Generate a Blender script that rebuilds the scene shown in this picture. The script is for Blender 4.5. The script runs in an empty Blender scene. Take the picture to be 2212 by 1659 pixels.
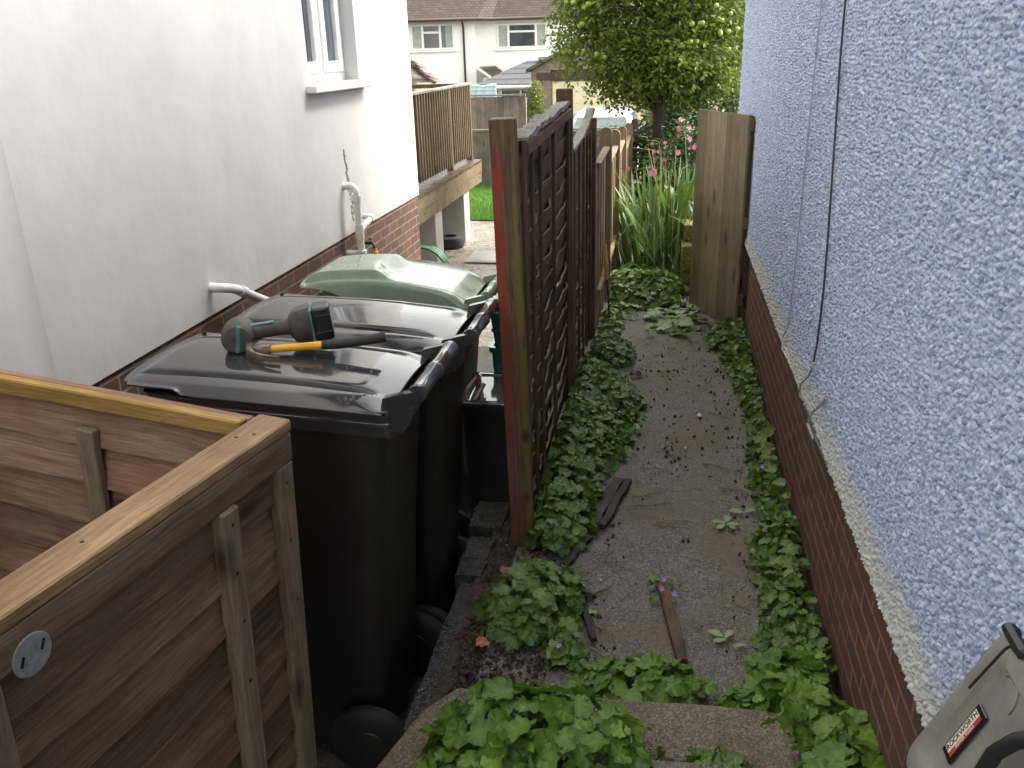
import bpy, bmesh, math, random
import numpy as np
from mathutils import Vector, Matrix, Euler
R = math.radians
rnd = random.Random(7)
scene = bpy.context.scene
col = scene.collection

# ------------------------------------------------------------------ camera
F_PX, CW, CH = 1850.0, 2212.0, 1659.0
vp = Vector((1450 - CW / 2, -(102 - CH / 2), F_PX)).normalized()      # world +Y in camera axes (right, up, forward)
roll = 0.029
dn = Vector((roll, -1.0, (vp.y - roll * vp.x) / vp.z)).normalized()
zc = -dn
xc = vp.cross(zc)
if xc.x < 0: xc = -xc
right, up, fwd = [Vector((xc[i], vp[i], zc[i])) for i in range(3)]
cam_data = bpy.data.cameras.new('camera')
cam = bpy.data.objects.new('camera', cam_data); col.objects.link(cam)
m = Matrix((right, up, -fwd)).transposed().to_4x4()
m.translation = Vector((0, 0, 2.1))
cam.matrix_world = m
cam_data.sensor_fit = 'HORIZONTAL'; cam_data.sensor_width = 36.0
cam_data.lens = 36.0 * F_PX / CW
cam_data.clip_start = 0.05; cam_data.clip_end = 2000
scene.camera = cam

# ------------------------------------------------------------------ light
SUN_EL, SUN_AZ = R(46), R(58)       # azimuth clockwise from +Y
world = bpy.data.worlds.new("World"); scene.world = world
world.use_nodes = True
wn = world.node_tree; wn.nodes.clear()
sky = wn.nodes.new('ShaderNodeTexSky'); sky.sky_type = 'NISHITA'; sky.sun_disc = False
sky.sun_elevation = SUN_EL; sky.sun_rotation = SUN_AZ
sky.dust_density = 4.0; sky.air_density = 1.0; sky.ozone_density = 1.0
hs = wn.nodes.new('ShaderNodeHueSaturation'); hs.inputs['Saturation'].default_value = 0.18
bg = wn.nodes.new('ShaderNodeBackground'); bg.inputs['Strength'].default_value = 0.15
wo = wn.nodes.new('ShaderNodeOutputWorld')
wn.links.new(sky.outputs[0], hs.inputs['Color']); wm = wn.nodes.new('ShaderNodeMix'); wm.data_type = 'RGBA'; wm.blend_type = 'MULTIPLY'; wm.inputs[0].default_value = 1.0
wm.inputs[7].default_value = (1.0, 0.97, 0.91, 1)          # thin warm overcast
wn.links.new(hs.outputs[0], wm.inputs[6]); wn.links.new(wm.outputs[2], bg.inputs['Color'])
wn.links.new(bg.outputs[0], wo.inputs['Surface'])
sd = bpy.data.lights.new('sun', 'SUN'); sd.energy = 1.3; sd.angle = R(28); sd.color = (1.0, 0.95, 0.87)
so = bpy.data.objects.new('sun', sd); col.objects.link(so)
sdir = Vector((math.sin(SUN_AZ) * math.cos(SUN_EL), math.cos(SUN_AZ) * math.cos(SUN_EL), math.sin(SUN_EL)))
so.rotation_euler = (-sdir).to_track_quat('-Z', 'Y').to_euler()
so.location = sdir * 30
scene.view_settings.view_transform = 'Standard'; scene.view_settings.look = 'None'
scene.view_settings.exposure = 2.35; scene.view_settings.gamma = 1.0
scene.render.engine = 'CYCLES'
scene.cycles.max_bounces = 8; scene.cycles.diffuse_bounces = 5; scene.cycles.glossy_bounces = 4
scene.cycles.transparent_max_bounces = 6
scene.cycles.use_denoising = True
scene.cycles.sample_clamp_indirect = 4.0

# ------------------------------------------------------------------ node helpers
class NT:
    def __init__(s, name):
        s.m = bpy.data.materials.new(name); s.m.use_nodes = True
        s.t = s.m.node_tree; s.t.nodes.clear()
        s.out = s.t.nodes.new('ShaderNodeOutputMaterial')
    def n(s, typ, ins=None, **props):
        nd = s.t.nodes.new(typ)
        for k, v in props.items(): setattr(nd, k, v)
        for k, v in (ins or {}).items(): s.put(nd.inputs[k], v)
        return nd
    def put(s, sock, v):
        if isinstance(v, bpy.types.NodeSocket): s.t.links.new(v, sock)
        elif isinstance(v, bpy.types.Node): s.t.links.new(v.outputs[0], sock)
        else:
            if isinstance(v, (tuple, list)) and len(v) == 3 and sock.type == 'RGBA': v = (*v, 1)
            sock.default_value = v
    def pos(s, scale=(1, 1, 1), rot=(0, 0, 0), loc=(0, 0, 0), kind='Object'):
        tc = s.n('ShaderNodeTexCoord')
        return s.n('ShaderNodeMapping', {'Vector': tc.outputs[kind], 'Scale': scale, 'Rotation': rot, 'Location': loc}).outputs[0]
    def noise(s, vec, scale, detail=4, rough=0.6, dist=0.0):
        return s.n('ShaderNodeTexNoise', {'Vector': vec, 'Scale': scale, 'Detail': detail, 'Roughness': rough, 'Distortion': dist}).outputs['Fac']
    def ramp(s, fac, stops, interp='LINEAR'):
        nd = s.n('ShaderNodeValToRGB', {'Fac': fac}); cr = nd.color_ramp; cr.interpolation = interp
        while len(cr.elements) < len(stops): cr.elements.new(0.5)
        for e, (p, c) in zip(cr.elements, stops):
            e.position = p; e.color = (*c, 1) if isinstance(c, (tuple, list)) else (c, c, c, 1)
        return nd.outputs[0]
    def mix(s, fac, a, b, mode='MIX'):
        nd = s.n('ShaderNodeMix', data_type='RGBA', blend_type=mode)
        s.put(nd.inputs[0], fac); s.put(nd.inputs[6], a); s.put(nd.inputs[7], b)
        return nd.outputs[2]
    def math(s, op, a, b=0.0, c=0.0, clamp=False):
        nd = s.n('ShaderNodeMath', operation=op, use_clamp=clamp)
        s.put(nd.inputs[0], a); s.put(nd.inputs[1], b); s.put(nd.inputs[2], c)
        return nd.outputs[0]
    def sep(s, vec):
        return s.n('ShaderNodeSeparateXYZ', {'Vector': vec}).outputs
    def bump(s, h, dist=0.01, strength=1.0, normal=None):
        nd = s.n('ShaderNodeBump', {'Height': h, 'Distance': dist, 'Strength': strength})
        if normal is not None: s.put(nd.inputs['Normal'], normal)
        return nd.outputs[0]
    def attr(s, name):
        return s.n('ShaderNodeAttribute', attribute_name=name)
    def bsdf(s, base, rough=0.6, normal=None, spec=0.5, coat=0.0, coat_rough=0.05, metal=0.0, **kw):
        nd = s.n('ShaderNodeBsdfPrincipled', {'Base Color': base, 'Roughness': rough, 'Specular IOR Level': spec,
                                               'Coat Weight': coat, 'Coat Roughness': coat_rough, 'Metallic': metal})
        for k, v in kw.items(): s.put(nd.inputs[k], v)
        if normal is not None: s.put(nd.inputs['Normal'], normal)
        s.surf(nd); return nd
    def surf(s, nd):
        s.t.links.new(nd.outputs[0], s.out.inputs['Surface'])

def m_plain(name, c, rough=0.5, var=0.15, scale=6.0, bumpd=0.0, bscale=60, **kw):
    t = NT(name); p = t.pos()
    f = t.noise(p, scale, 5)
    d = tuple(x * (1 - var) for x in c); l = tuple(min(1, x * (1 + var)) for x in c)
    colr = t.ramp(f, [(0.3, d), (0.7, l)])
    nrm = t.bump(t.noise(p, bscale, 4), bumpd, 1.0) if bumpd else None
    t.bsdf(colr, rough, nrm, **kw); return t.m

def m_wood(name, dark, mid, light, axis='Z', grain=1.0, rough=0.75, stain=None, knots=True, wet=0.0, board=None):
    """weathered timber, grain along the given object axis"""
    t = NT(name)
    sc = {'X': (1.2, 26, 26), 'Y': (26, 1.2, 26), 'Z': (26, 26, 1.2)}[axis]
    lo = {'X': (0.5, 6, 6), 'Y': (6, 0.5, 6), 'Z': (6, 6, 0.5)}[axis]
    wob = t.n('ShaderNodeTexNoise', {'Vector': t.pos(), 'Scale': 2.2, 'Detail': 2.0}).outputs['Color']
    p = t.n('ShaderNodeVectorMath', {0: t.pos(), 1: t.n('ShaderNodeVectorMath', {0: wob, 1: (.05, .05, .05)}, operation='MULTIPLY').outputs[0]}, operation='ADD').outputs[0]
    pf = t.n('ShaderNodeMapping', {'Vector': p, 'Scale': tuple(x * grain for x in sc)}).outputs[0]
    pl = t.n('ShaderNodeMapping', {'Vector': p, 'Scale': lo}).outputs[0]
    fine = t.noise(pf, 5.0, 6, 0.65, 0.3)
    broad = t.noise(pl, 1.6, 4, 0.6)
    blot = t.noise(t.pos(), 3.2, 5, 0.65)
    f = t.math('ADD', t.math('MULTIPLY', fine, 0.55), t.math('MULTIPLY', broad, 0.45))
    c = t.ramp(f, [(0.33, dark), (0.5, mid), (0.68, light)])
    c = t.mix(t.ramp(blot, [(0.45, 0.0), (0.75, 0.6)]), c, tuple(x * 0.5 for x in mid))
    if stain: c = t.mix(t.ramp(t.noise(t.pos(loc=(3, 1, 7)), 2.6, 4, 0.6), [(0.45, 0.0), (0.65, 0.75)]), c, stain)
    if knots:
        ks = {'X': (3, 9, 9), 'Y': (9, 3, 9), 'Z': (9, 9, 3)}[axis]
        v = t.n('ShaderNodeTexVoronoi', {'Vector': t.n('ShaderNodeMapping', {'Vector': p, 'Scale': ks}).outputs[0], 'Scale': 0.8}).outputs['Distance']
        c = t.mix(t.ramp(v, [(0.08, 0.9), (0.13, 0.55), (0.22, 0.0)]), c, tuple(x * 0.45 for x in dark))
    if board:      # every board of the panel has its own tone
        s_ = t.sep(t.pos()); k = t.math('FLOOR', t.math('DIVIDE', t.math('SUBTRACT', s_['XYZ'.index(board[0])], board[2]), board[1]))
        wnz = t.n('ShaderNodeTexWhiteNoise', {'W': k}, noise_dimensions='1D').outputs['Value']
        c = t.mix(1.0, c, t.ramp(wnz, [(0.0, 0.62), (1.0, 1.0)]), 'MULTIPLY')
    b = t.bump(fine, 0.004, 0.9)
    t.bsdf(c, t.ramp(blot, [(0.3, rough - 0.25 * wet - 0.1), (0.7, rough)]), b, spec=0.3)
    return t.m

def m_brick(name, plane, c1, c2, mortar, rough=0.85, bumpd=0.006, loc=(0, 0, 0), msize=0.008):
    """brick courses in metres on the given plane, 'YZ' or 'XZ'"""
    t = NT(name); s = t.sep(t.pos(loc=loc))
    v = t.n('ShaderNodeCombineXYZ', {0: s[1] if plane == 'YZ' else s[0], 1: s[2]}).outputs[0]
    wv = t.n('ShaderNodeVectorMath', {0: v, 1: t.n('ShaderNodeVectorMath', {0: t.n('ShaderNodeTexNoise', {'Vector': t.pos(), 'Scale': 9.0, 'Detail': 3.0}).outputs['Color'], 1: (.008, .008, 0)}, operation='MULTIPLY').outputs[0]}, operation='ADD').outputs[0]
    br = t.n('ShaderNodeTexBrick', {'Vector': wv, 'Color1': c1, 'Color2': c2, 'Mortar': mortar, 'Scale': 1.0, 'Mortar Size': msize,
                                    'Mortar Smooth': 0.3, 'Bias': 0.0, 'Brick Width': 0.225, 'Row Height': 0.075})
    n1 = t.noise(t.pos(), 14, 6, 0.7)
    c = t.mix(t.ramp(n1, [(0.35, 0.55), (0.65, 0.0)]), br.outputs['Color'], (0.06, 0.035, 0.028))
    c = t.mix(t.ramp(t.noise(t.pos(loc=(5, 2, 1)), 2.2, 5, 0.65), [(0.48, 0.0), (0.75, 0.55)]), c, (0.10, 0.075, 0.055))
    h = t.math('ADD', t.math('MULTIPLY', br.outputs['Fac'], -1.0), t.math('MULTIPLY', t.noise(t.pos(), 90, 5, 0.7), 0.55))
    t.bsdf(c, rough, t.bump(h, bumpd, 1.0), spec=0.3); return t.m

def m_leaf(name, a, b, c, rough=0.42, trans=0.25, vein=True, spec=0.5):
    t = NT(name)
    tint = t.attr('tint')
    f = t.n('ShaderNodeSeparateColor', {'Color': tint.outputs['Color']}).outputs
    colr = t.ramp(f[0], [(0.0, a), (0.5, b), (1.0, c)])
    nz = t.noise(t.pos(), 45, 4, 0.6)
    colr = t.mix(t.ramp(nz, [(0.35, 0.35), (0.65, 0.0)]), colr, tuple(x * 0.55 for x in a))
    rim = f[1]                                               # 0 at the midrib, 1 at the margin
    if vein:
        colr = t.mix(t.math('MULTIPLY', t.math('SUBTRACT', 1.0, rim), 0.25), colr, tuple(min(1, x * 1.5) for x in c))
    hgt = t.math('ADD', t.noise(t.pos(), 130, 3), t.math('MULTIPLY', rim, 0.3))
    nrm = t.bump(hgt, 0.004, 0.7)
    pr = t.n('ShaderNodeBsdfPrincipled', {'Base Color': colr, 'Roughness': rough, 'Specular IOR Level': spec, 'Normal': nrm})
    tr = t.n('ShaderNodeBsdfTranslucent', {'Color': t.mix(0.4, colr, (0.25, 0.4, 0.05))})
    mx = t.n('ShaderNodeMixShader', {0: trans, 1: pr.outputs[0], 2: tr.outputs[0]})
    t.surf(mx); return t.m

# ------------------------------------------------------------------ mesh helpers
class MB:
    """collects geometry and links it as one mesh object"""
    def __init__(s): s.v = []; s.f = []; s.c = []; s.mi = []; s.cur = 0
    def add(s, vs, fs, cs=None):
        o = len(s.v); s.v.extend([tuple(x) for x in vs]); s.f.extend([tuple(i + o for i in f) for f in fs])
        s.mi.extend([s.cur] * len(fs))
        if cs is not None: s.c.extend(cs)
        elif s.c: s.c.extend([(0.5, 0.5, 0.5)] * len(vs))
        return s
    def box(s, c, size, rot=None, bev=0.0, seg=1, jit=0.0, mat=None):
        hx, hy, hz = [x / 2 for x in size]
        M = Matrix.Translation(Vector(c))
        if rot is not None: M = M @ (rot.to_4x4() if isinstance(rot, (Matrix,)) else Euler(rot).to_matrix().to_4x4())
        vs = [Vector((x, y, z)) for x in (-hx, hx) for y in (-hy, hy) for z in (-hz, hz)]
        if jit: vs = [v + Vector((rnd.uniform(-jit, jit), rnd.uniform(-jit, jit), rnd.uniform(-jit, jit))) for v in vs]
        fs = [(0, 1, 3, 2), (4, 6, 7, 5), (0, 4, 5, 1), (2, 3, 7, 6), (0, 2, 6, 4), (1, 5, 7, 3)]
        if bev:
            bm = bmesh.new(); bv = [bm.verts.new(v) for v in vs]
            for f in fs: bm.faces.new([bv[i] for i in f])
            bmesh.ops.bevel(bm, geom=bm.edges[:], offset=min(bev, 0.45 * min(size)), segments=seg, affect='EDGES', profile=0.5)
            bm.verts.index_update()
            vs = [v.co.copy() for v in bm.verts]; fs = [[v.index for v in f.verts] for f in bm.faces]; bm.free()
        return s.add([M @ v for v in vs], fs)
    def span(s, lo, hi, **kw):
        return s.box([(a + b) / 2 for a, b in zip(lo, hi)], [abs(b - a) for a, b in zip(lo, hi)], **kw)
    def tube(s, pts, r, n=10, cap=True):
        pts = [Vector(p) for p in pts]; rs = r if isinstance(r, (list, tuple)) else [r] * len(pts)
        vs = []; prev = None
        for i, p in enumerate(pts):
            d = (pts[min(i + 1, len(pts) - 1)] - pts[max(i - 1, 0)]).normalized()
            if prev is None:
                a = d.orthogonal().normalized()
            else:
                a = (prev - d * prev.dot(d)).normalized()
            prev = a; b = d.cross(a)
            for k in range(n):
                t = 2 * math.pi * k / n
                vs.append(p + (a * math.cos(t) + b * math.sin(t)) * rs[i])
        fs = [(i * n + k, i * n + (k + 1) % n, (i + 1) * n + (k + 1) % n, (i + 1) * n + k) for i in range(len(pts) - 1) for k in range(n)]
        if cap: fs += [tuple(range(n - 1, -1, -1)), tuple((len(pts) - 1) * n + k for k in range(n))]
        return s.add(vs, fs)
    def lathe(s, prof, c, axis='Z', n=24, rot=None):
        """prof: (radius, height) pairs turned about the axis through c"""
        vs = []
        for r, h in prof:
            for k in range(n):
                t = 2 * math.pi * k / n; x, y = r * math.cos(t), r * math.sin(t)
                p = {'Z': (x, y, h), 'Y': (x, h, -y), 'X': (h, x, y)}[axis]
                vs.append(p)
        fs = [(i * n + k, i * n + (k + 1) % n, (i + 1) * n + (k + 1) % n, (i + 1) * n + k) for i in range(len(prof) - 1) for k in range(n)]
        fs += [tuple(range(n - 1, -1, -1)), tuple((len(prof) - 1) * n + k for k in range(n))]
        M = Matrix.Translation(Vector(c)) @ (rot.to_4x4() if rot is not None else Matrix.Identity(4))
        return s.add([M @ Vector(v) for v in vs], fs)
    def loft(s, rings, cap=True):
        n = len(rings[0]); vs = [v for r in rings for v in r]
        fs = [(i * n + k, i * n + (k + 1) % n, (i + 1) * n + (k + 1) % n, (i + 1) * n + k) for i in range(len(rings) - 1) for k in range(n)]
        if cap: fs += [tuple(range(n - 1, -1, -1)), tuple((len(rings) - 1) * n + k for k in range(n))]
        return s.add(vs, fs)
    def grid(s, nu, nv, fn, cfn=None):
        vs = [fn(i / nu, j / nv) for i in range(nu + 1) for j in range(nv + 1)]
        fs = [(i * (nv + 1) + j, (i + 1) * (nv + 1) + j, (i + 1) * (nv + 1) + j + 1, i * (nv + 1) + j + 1) for i in range(nu) for j in range(nv)]
        return s.add(vs, fs)
    def prism(s, poly, d):
        """extrude a planar polygon (3-D points) by the vector d"""
        n = len(poly); d = Vector(d); a = [Vector(p) for p in poly]
        fs = [tuple(range(n - 1, -1, -1)), tuple(range(n, 2 * n))] + [(i, (i + 1) % n, n + (i + 1) % n, n + i) for i in range(n)]
        return s.add(a + [p + d for p in a], fs)
    def build(s, name, mats, parent=None, smooth=None, weld=False, flip=True):
        me = bpy.data.meshes.new(name)
        off = Vector((0, 0, 0))
        if parent is not None and not parent.get('_local'):
            off = Vector(parent.get('_base', (0, 0, 0)))
        me.from_pydata([tuple(Vector(v) - off) for v in s.v], [], s.f)
        if not isinstance(mats, (list, tuple)): mats = [mats]
        for mt in mats: me.materials.append(mt)
        if len(mats) > 1: me.polygons.foreach_set('material_index', s.mi)
        if s.c:
            at = me.color_attributes.new('tint', 'FLOAT_COLOR', 'POINT')
            at.data.foreach_set('color', [x for c in s.c for x in (*c, 1)])
        if flip or weld:
            bm = bmesh.new(); bm.from_mesh(me)
            if weld: bmesh.ops.remove_doubles(bm, verts=bm.verts, dist=weld if weld is not True else 1e-5)
            if flip: bmesh.ops.recalc_face_normals(bm, faces=bm.faces)
            bm.to_mesh(me); bm.free()
        if smooth is not None:
            me.polygons.foreach_set('use_smooth', [True] * len(me.polygons))
            if smooth < 180: me.set_sharp_from_angle(angle=R(smooth))
        me.update()
        o = bpy.data.objects.new(name, me); col.objects.link(o)
        if parent is not None: o.parent = parent
        return o

def tag(o, label=None, cat=None, group=None, kind=None):
    for k, v in (('label', label), ('category', cat), ('group', group), ('kind', kind)):
        if v: o[k] = v
    return o
def thing(name, label, cat, base=(0, 0, 0), rotz=0.0, group=None, local=False):
    """an Empty at the thing's base; parts are built in world metres unless local"""
    o = bpy.data.objects.new(name, None); col.objects.link(o)
    o.location = base; o.rotation_euler = (0, 0, rotz); o.empty_display_size = 0.1
    o['_base'] = tuple(base); o['_local'] = 1 if local else 0
    return tag(o, label, cat, group)
def rect_ring(x0, x1, y0, y1, z, r=0.04, k=5, zs=None):
    pts = []
    for cx, cy, a0 in ((x1 - r, y1 - r, 0), (x0 + r, y1 - r, 90), (x0 + r, y0 + r, 180), (x1 - r, y0 + r, 270)):
        for i in range(k):
            a = R(a0 + 90 * i / (k - 1)); x, y = cx + r * math.cos(a), cy + r * math.sin(a)
            pts.append(Vector((x, y, z + (zs(x, y) if zs else 0))))
    return pts
def arc(c, r, a0, a1, u, v, n=6):
    c, u, v = Vector(c), Vector(u), Vector(v)
    return [c + (u * math.cos(R(a0 + (a1 - a0) * i / n)) + v * math.sin(R(a0 + (a1 - a0) * i / n))) * r for i in range(n + 1)]
def hash2(i, j, k=0):
    x = np.sin(i * 127.1 + j * 311.7 + k * 74.7) * 43758.5453
    return x - np.floor(x)
def vnoise(x, y, k=0):
    """smooth value noise, numpy"""
    xi, yi = np.floor(x), np.floor(y); xf, yf = x - xi, y - yi
    u, v = xf * xf * (3 - 2 * xf), yf * yf * (3 - 2 * yf)
    return (hash2(xi, yi, k) * (1 - u) + hash2(xi + 1, yi, k) * u) * (1 - v) + (hash2(xi, yi + 1, k) * (1 - u) + hash2(xi + 1, yi + 1, k) * u) * v
def fbm(x, y, k=0, o=4):
    s, a = 0, 0.5
    for i in range(o): s = s + a * vnoise(x * 2 ** i, y * 2 ** i, k + i); a *= 0.5
    return s

# ------------------------------------------------------------------ materials
M = {}
def m_render():
    t = NT('white_render'); p = t.pos()
    big = t.noise(p, 0.9, 4, 0.6); mid = t.noise(p, 5, 5, 0.6); fine = t.noise(p, 160, 3, 0.6)
    c = t.ramp(big, [(0.35, (0.53, 0.525, 0.515)), (0.65, (0.62, 0.615, 0.60))])
    xyz = t.sep(p); z = xyz[2]
    streak = t.ramp(t.noise(t.n('ShaderNodeMapping', {'Vector': p, 'Scale': (1, 14, 0.9)}).outputs[0], 1.6, 5, 0.65), [(0.48, 0.0), (0.75, 0.4)])
    base = t.ramp(t.math('MULTIPLY', z, 0.25), [(0.225, 1.0), (0.33, 0.12), (0.60, 0.02)])
    splash = t.math('MULTIPLY', t.math('MULTIPLY', t.ramp(t.noise(p, 6.5, 6, 0.7), [(0.42, 0.0), (0.66, 1.0)]), base), 0.38)
    c = t.mix(t.math('MULTIPLY', streak, base), c, (0.42, 0.40, 0.35))
    c = t.mix(splash, c, (0.40, 0.375, 0.31))
    c = t.mix(t.ramp(mid, [(0.5, 0.0), (0.8, 0.25)]), c, (0.44, 0.43, 0.40))
    h = t.math('ADD', t.math('MULTIPLY', t.noise(p, 3.0, 5, 0.55), 1.0), t.math('MULTIPLY', fine, 0.06))
    t.bsdf(c, 0.75, t.bump(h, 0.03, 0.22), spec=0.25); return t.m
M['render'] = m_render()
def m_pebble():
    t = NT('blue_pebbledash'); p = t.pos(); z = t.sep(p)[2]
    v = t.n('ShaderNodeTexVoronoi', {'Vector': p, 'Scale': 80.0}).outputs['Color']
    s = t.n('ShaderNodeSeparateColor', {'Color': v}).outputs[0]
    c = t.ramp(s, [(0.0, (0.29, 0.35, 0.52)), (0.6, (0.435, 0.50, 0.68)), (1.0, (0.60, 0.655, 0.80))])
    c = t.mix(t.ramp(t.noise(p, 1.3, 4, 0.6), [(0.4, 0.0), (0.7, 0.35)]), c, (0.43, 0.485, 0.64))
    zz = t.math('ADD', z, t.math('MULTIPLY', t.noise(p, 7, 4, 0.6), 0.09))
    bare = t.ramp(zz, [(0.815 / 4, 1.0), (0.875 / 4, 0.0)])
    zz4 = t.math('MULTIPLY', zz, 0.25)
    bare = t.ramp(zz4, [(0.80 / 4, 0.9), (0.885 / 4, 0.0)])
    c = t.mix(bare, c, (0.50, 0.51, 0.47))
    t.bsdf(c, 0.7, t.bump(t.noise(p, 260, 3), 0.002, 0.5), spec=0.3); return t.m
M['pebble'] = m_pebble()
M['brick_right'] = m_brick('red_brick', 'YZ', (0.205, 0.082, 0.055), (0.14, 0.064, 0.050), (0.34, 0.23, 0.155), loc=(0, .05, .06), msize=0.007)
M['brick_left'] = m_brick('brown_brick', 'YZ', (0.17, 0.075, 0.055), (0.085, 0.058, 0.048), (0.26, 0.21, 0.16), loc=(0, 0, .055), msize=0.008)
M['brick_end'] = m_brick('brown_brick_return', 'XZ', (0.17, 0.075, 0.055), (0.085, 0.058, 0.048), (0.26, 0.21, 0.16), loc=(0, 0, .055), msize=0.008)
M['upvc'] = m_plain('white_upvc', (0.78, 0.78, 0.76), 0.3, 0.04)
M['pipe'] = m_plain('white_pipe', (0.74, 0.72, 0.68), 0.4, 0.10, 14)
def m_glass(name, a, b, rough=0.03):
    t = NT(name); p = t.pos()
    c = t.ramp(t.noise(t.n('ShaderNodeMapping', {'Vector': p, 'Scale': (1, 6, 0.4)}).outputs[0], 1.6, 3), [(0.4, a), (0.6, b)])
    t.bsdf(c, rough, None, spec=0.6, coat=0.4, coat_rough=0.02); return t.m
M['pane'] = m_glass('window_pane', (0.03, 0.045, 0.065), (0.075, 0.095, 0.12))
M['pane_dark'] = m_glass('dark_pane', (0.05, 0.06, 0.07), (0.09, 0.10, 0.115))
M['curtain'] = m_plain('grey_green_curtain', (0.33, 0.37, 0.35), 0.85, 0.2, 9)
def m_concrete(name, dark, light, mud, wet=0.5, mudamt=0.5, grit=150):
    t = NT(name); p = t.pos()
    big = t.noise(p, 1.7, 5, 0.62); mid = t.noise(p, 9, 6, 0.7)
    v = t.n('ShaderNodeTexVoronoi', {'Vector': p, 'Scale': float(grit)})
    cell = t.n('ShaderNodeSeparateColor', {'Color': v.outputs['Color']}).outputs[0]
    c = t.ramp(mid, [(0.32, dark), (0.68, light)])
    c = t.mix(t.ramp(cell, [(0.55, 0.0), (0.95, 0.55)]), c, tuple(min(1, x * 2.2) for x in light))
    c = t.mix(t.ramp(cell, [(0.0, 0.6), (0.3, 0.0)]), c, tuple(x * 0.4 for x in dark))
    mm = t.math('ADD', big, t.math('MULTIPLY', t.math('SUBTRACT', mid, 0.5), 0.5))
    c = t.mix(t.ramp(mm, [(0.62 - 0.25 * mudamt, 0.0), (0.78 - 0.25 * mudamt, 0.85)]), c, mud)
    h = t.math('ADD', t.math('MULTIPLY', v.outputs['Distance'], -0.8), t.math('MULTIPLY', mid, 1.6))
    rough = t.ramp(t.noise(p, 3.1, 5, 0.65), [(0.35, 0.62 - 0.5 * wet), (0.65, 0.82 - 0.25 * wet)])
    t.bsdf(c, rough, t.bump(h, 0.006, 0.9), spec=0.5); return t.m
M['path'] = m_concrete('wet_path', (0.085, 0.077, 0.064), (0.185, 0.170, 0.143), (0.15, 0.112, 0.068), 0.70, 0.60)
M['step'] = m_concrete('brown_slab', (0.125, 0.100, 0.066), (0.195, 0.162, 0.115), (0.10, 0.078, 0.04), 0.2, 0.5, 170)
M['yard'] = m_concrete('wet_yard', (0.035, 0.032, 0.028), (0.08, 0.073, 0.063), (0.05, 0.04, 0.028), 0.75, 0.35)
M['patio'] = m_concrete('pale_patio', (0.15, 0.125, 0.10), (0.27, 0.235, 0.19), (0.12, 0.09, 0.065), 1.1, 0.45, 40)
M['kerb'] = m_concrete('kerb_concrete', (0.022, 0.021, 0.02), (0.06, 0.058, 0.054), (0.03, 0.025, 0.018), 1.22, 0.4, 110)
M['block'] = m_concrete('pier_render', (0.36, 0.34, 0.29), (0.46, 0.43, 0.37), (0.20, 0.19, 0.12), 0.1, 0.15, 60)
def m_pier():
    t = NT('pier_render'); p = t.pos(); z = t.sep(p)[2]
    c = t.ramp(t.noise(p, 2.5, 5, .6), [(.3, (.36, .34, .30)), (.7, (.50, .48, .43))])
    g = t.math('MULTIPLY', t.ramp(t.noise(p, 3.5, 5, .65), [(.42, 0.0), (.62, .8)]), t.ramp(t.math('ADD', t.math('MULTIPLY', z, .8), .75), [(.25, 1.0), (.75, 0.0)]))
    t.bsdf(t.mix(g, c, (.16, .15, .055)), .85, t.bump(t.noise(p, 40, 4), .004, .6)); return t.m
M['block'] = m_pier()
M['soil'] = m_concrete('dark_soil', (0.020, 0.013, 0.009), (0.055, 0.036, 0.024), (0.03, 0.02, 0.012), 0.3, 0.4, 70)
M['soil_brown'] = m_concrete('brown_soil', (0.035, 0.024, 0.016), (0.085, 0.060, 0.038), (0.10, 0.075, 0.045), 0.2, 0.5, 90)
M['ground'] = m_plain('far_ground', (0.10, 0.10, 0.06), 0.9, 0.3, 0.5)
M['lawn'] = m_plain('lawn_base', (0.05, 0.11, 0.02), 0.9, 0.3, 3)
M['tarmac'] = m_plain('drive', (0.12, 0.12, 0.12), 0.7, 0.2, 8)

# ------------------------------------------------------------------ ground
def sheet(name, x0, x1, y0, y1, zf, mat, step=0.1, kind='structure'):
    nx, ny = max(1, int((x1 - x0) / step)), max(1, int((y1 - y0) / step))
    b = MB(); b.grid(nx, ny, lambda u, v: (x0 + (x1 - x0) * u, y0 + (y1 - y0) * v, zf(x0 + (x1 - x0) * u, y0 + (y1 - y0) * v)))
    return tag(b.build(name, mat, smooth=180), kind=kind)
def yard_z(y): return -0.29 if y < 2.9 else (-0.29 - 0.06 * (y - 2.9) / 1.3 if y < 4.2 else max(-0.6, -0.35 - 0.25 * (y - 4.2) / 5.0))
sheet('ground', -150, 150, -60, 260, lambda x, y: -1.1, M['ground'], 20)
def path_z(x, y):
    e = max(0.0, -0.18 - x) + max(0.0, x - 0.42)
    return 0.05 * e * (0.4 + fbm(x * 9, y * 9, 3)) + 0.008 * (fbm(x * 5, y * 5) - 0.5)
sheet('path', -0.60, 0.64, 2.1, 7.75, path_z, M['path'], 0.03)
sheet('yard', -2.25, -0.66, -7.0, 7.6, lambda x, y: yard_z(y) + 0.012 * (fbm(x * 4, y * 4) - 0.5), M['yard'], 0.08)
sheet('patio', -6.5, -0.62, 7.6, 14.45, lambda x, y: yard_z(y), M['patio'], 0.4)
sheet('soil_strip', -0.74, -0.36, 2.20, 9.0, lambda x, y: -0.02 + 0.05 * fbm(x * 14, y * 14, 5), M['soil'], 0.025)
sheet('soil_border', 0.34, 0.63, 2.35, 6.7, lambda x, y: -0.035 + 0.20 * max(0, x - .36) + 0.05 * (fbm(x * 11, y * 8, 15) - .35), M['soil_brown'], 0.03)
sheet('garden_bed', -0.62, 5.0, 7.72, 16.5, lambda x, y: (-0.02 if y < 8 else -0.02 - 0.06 * (y - 8)) + 0.10 * fbm(x * 4, y * 4, 9), M['soil'], 0.12)
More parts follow.
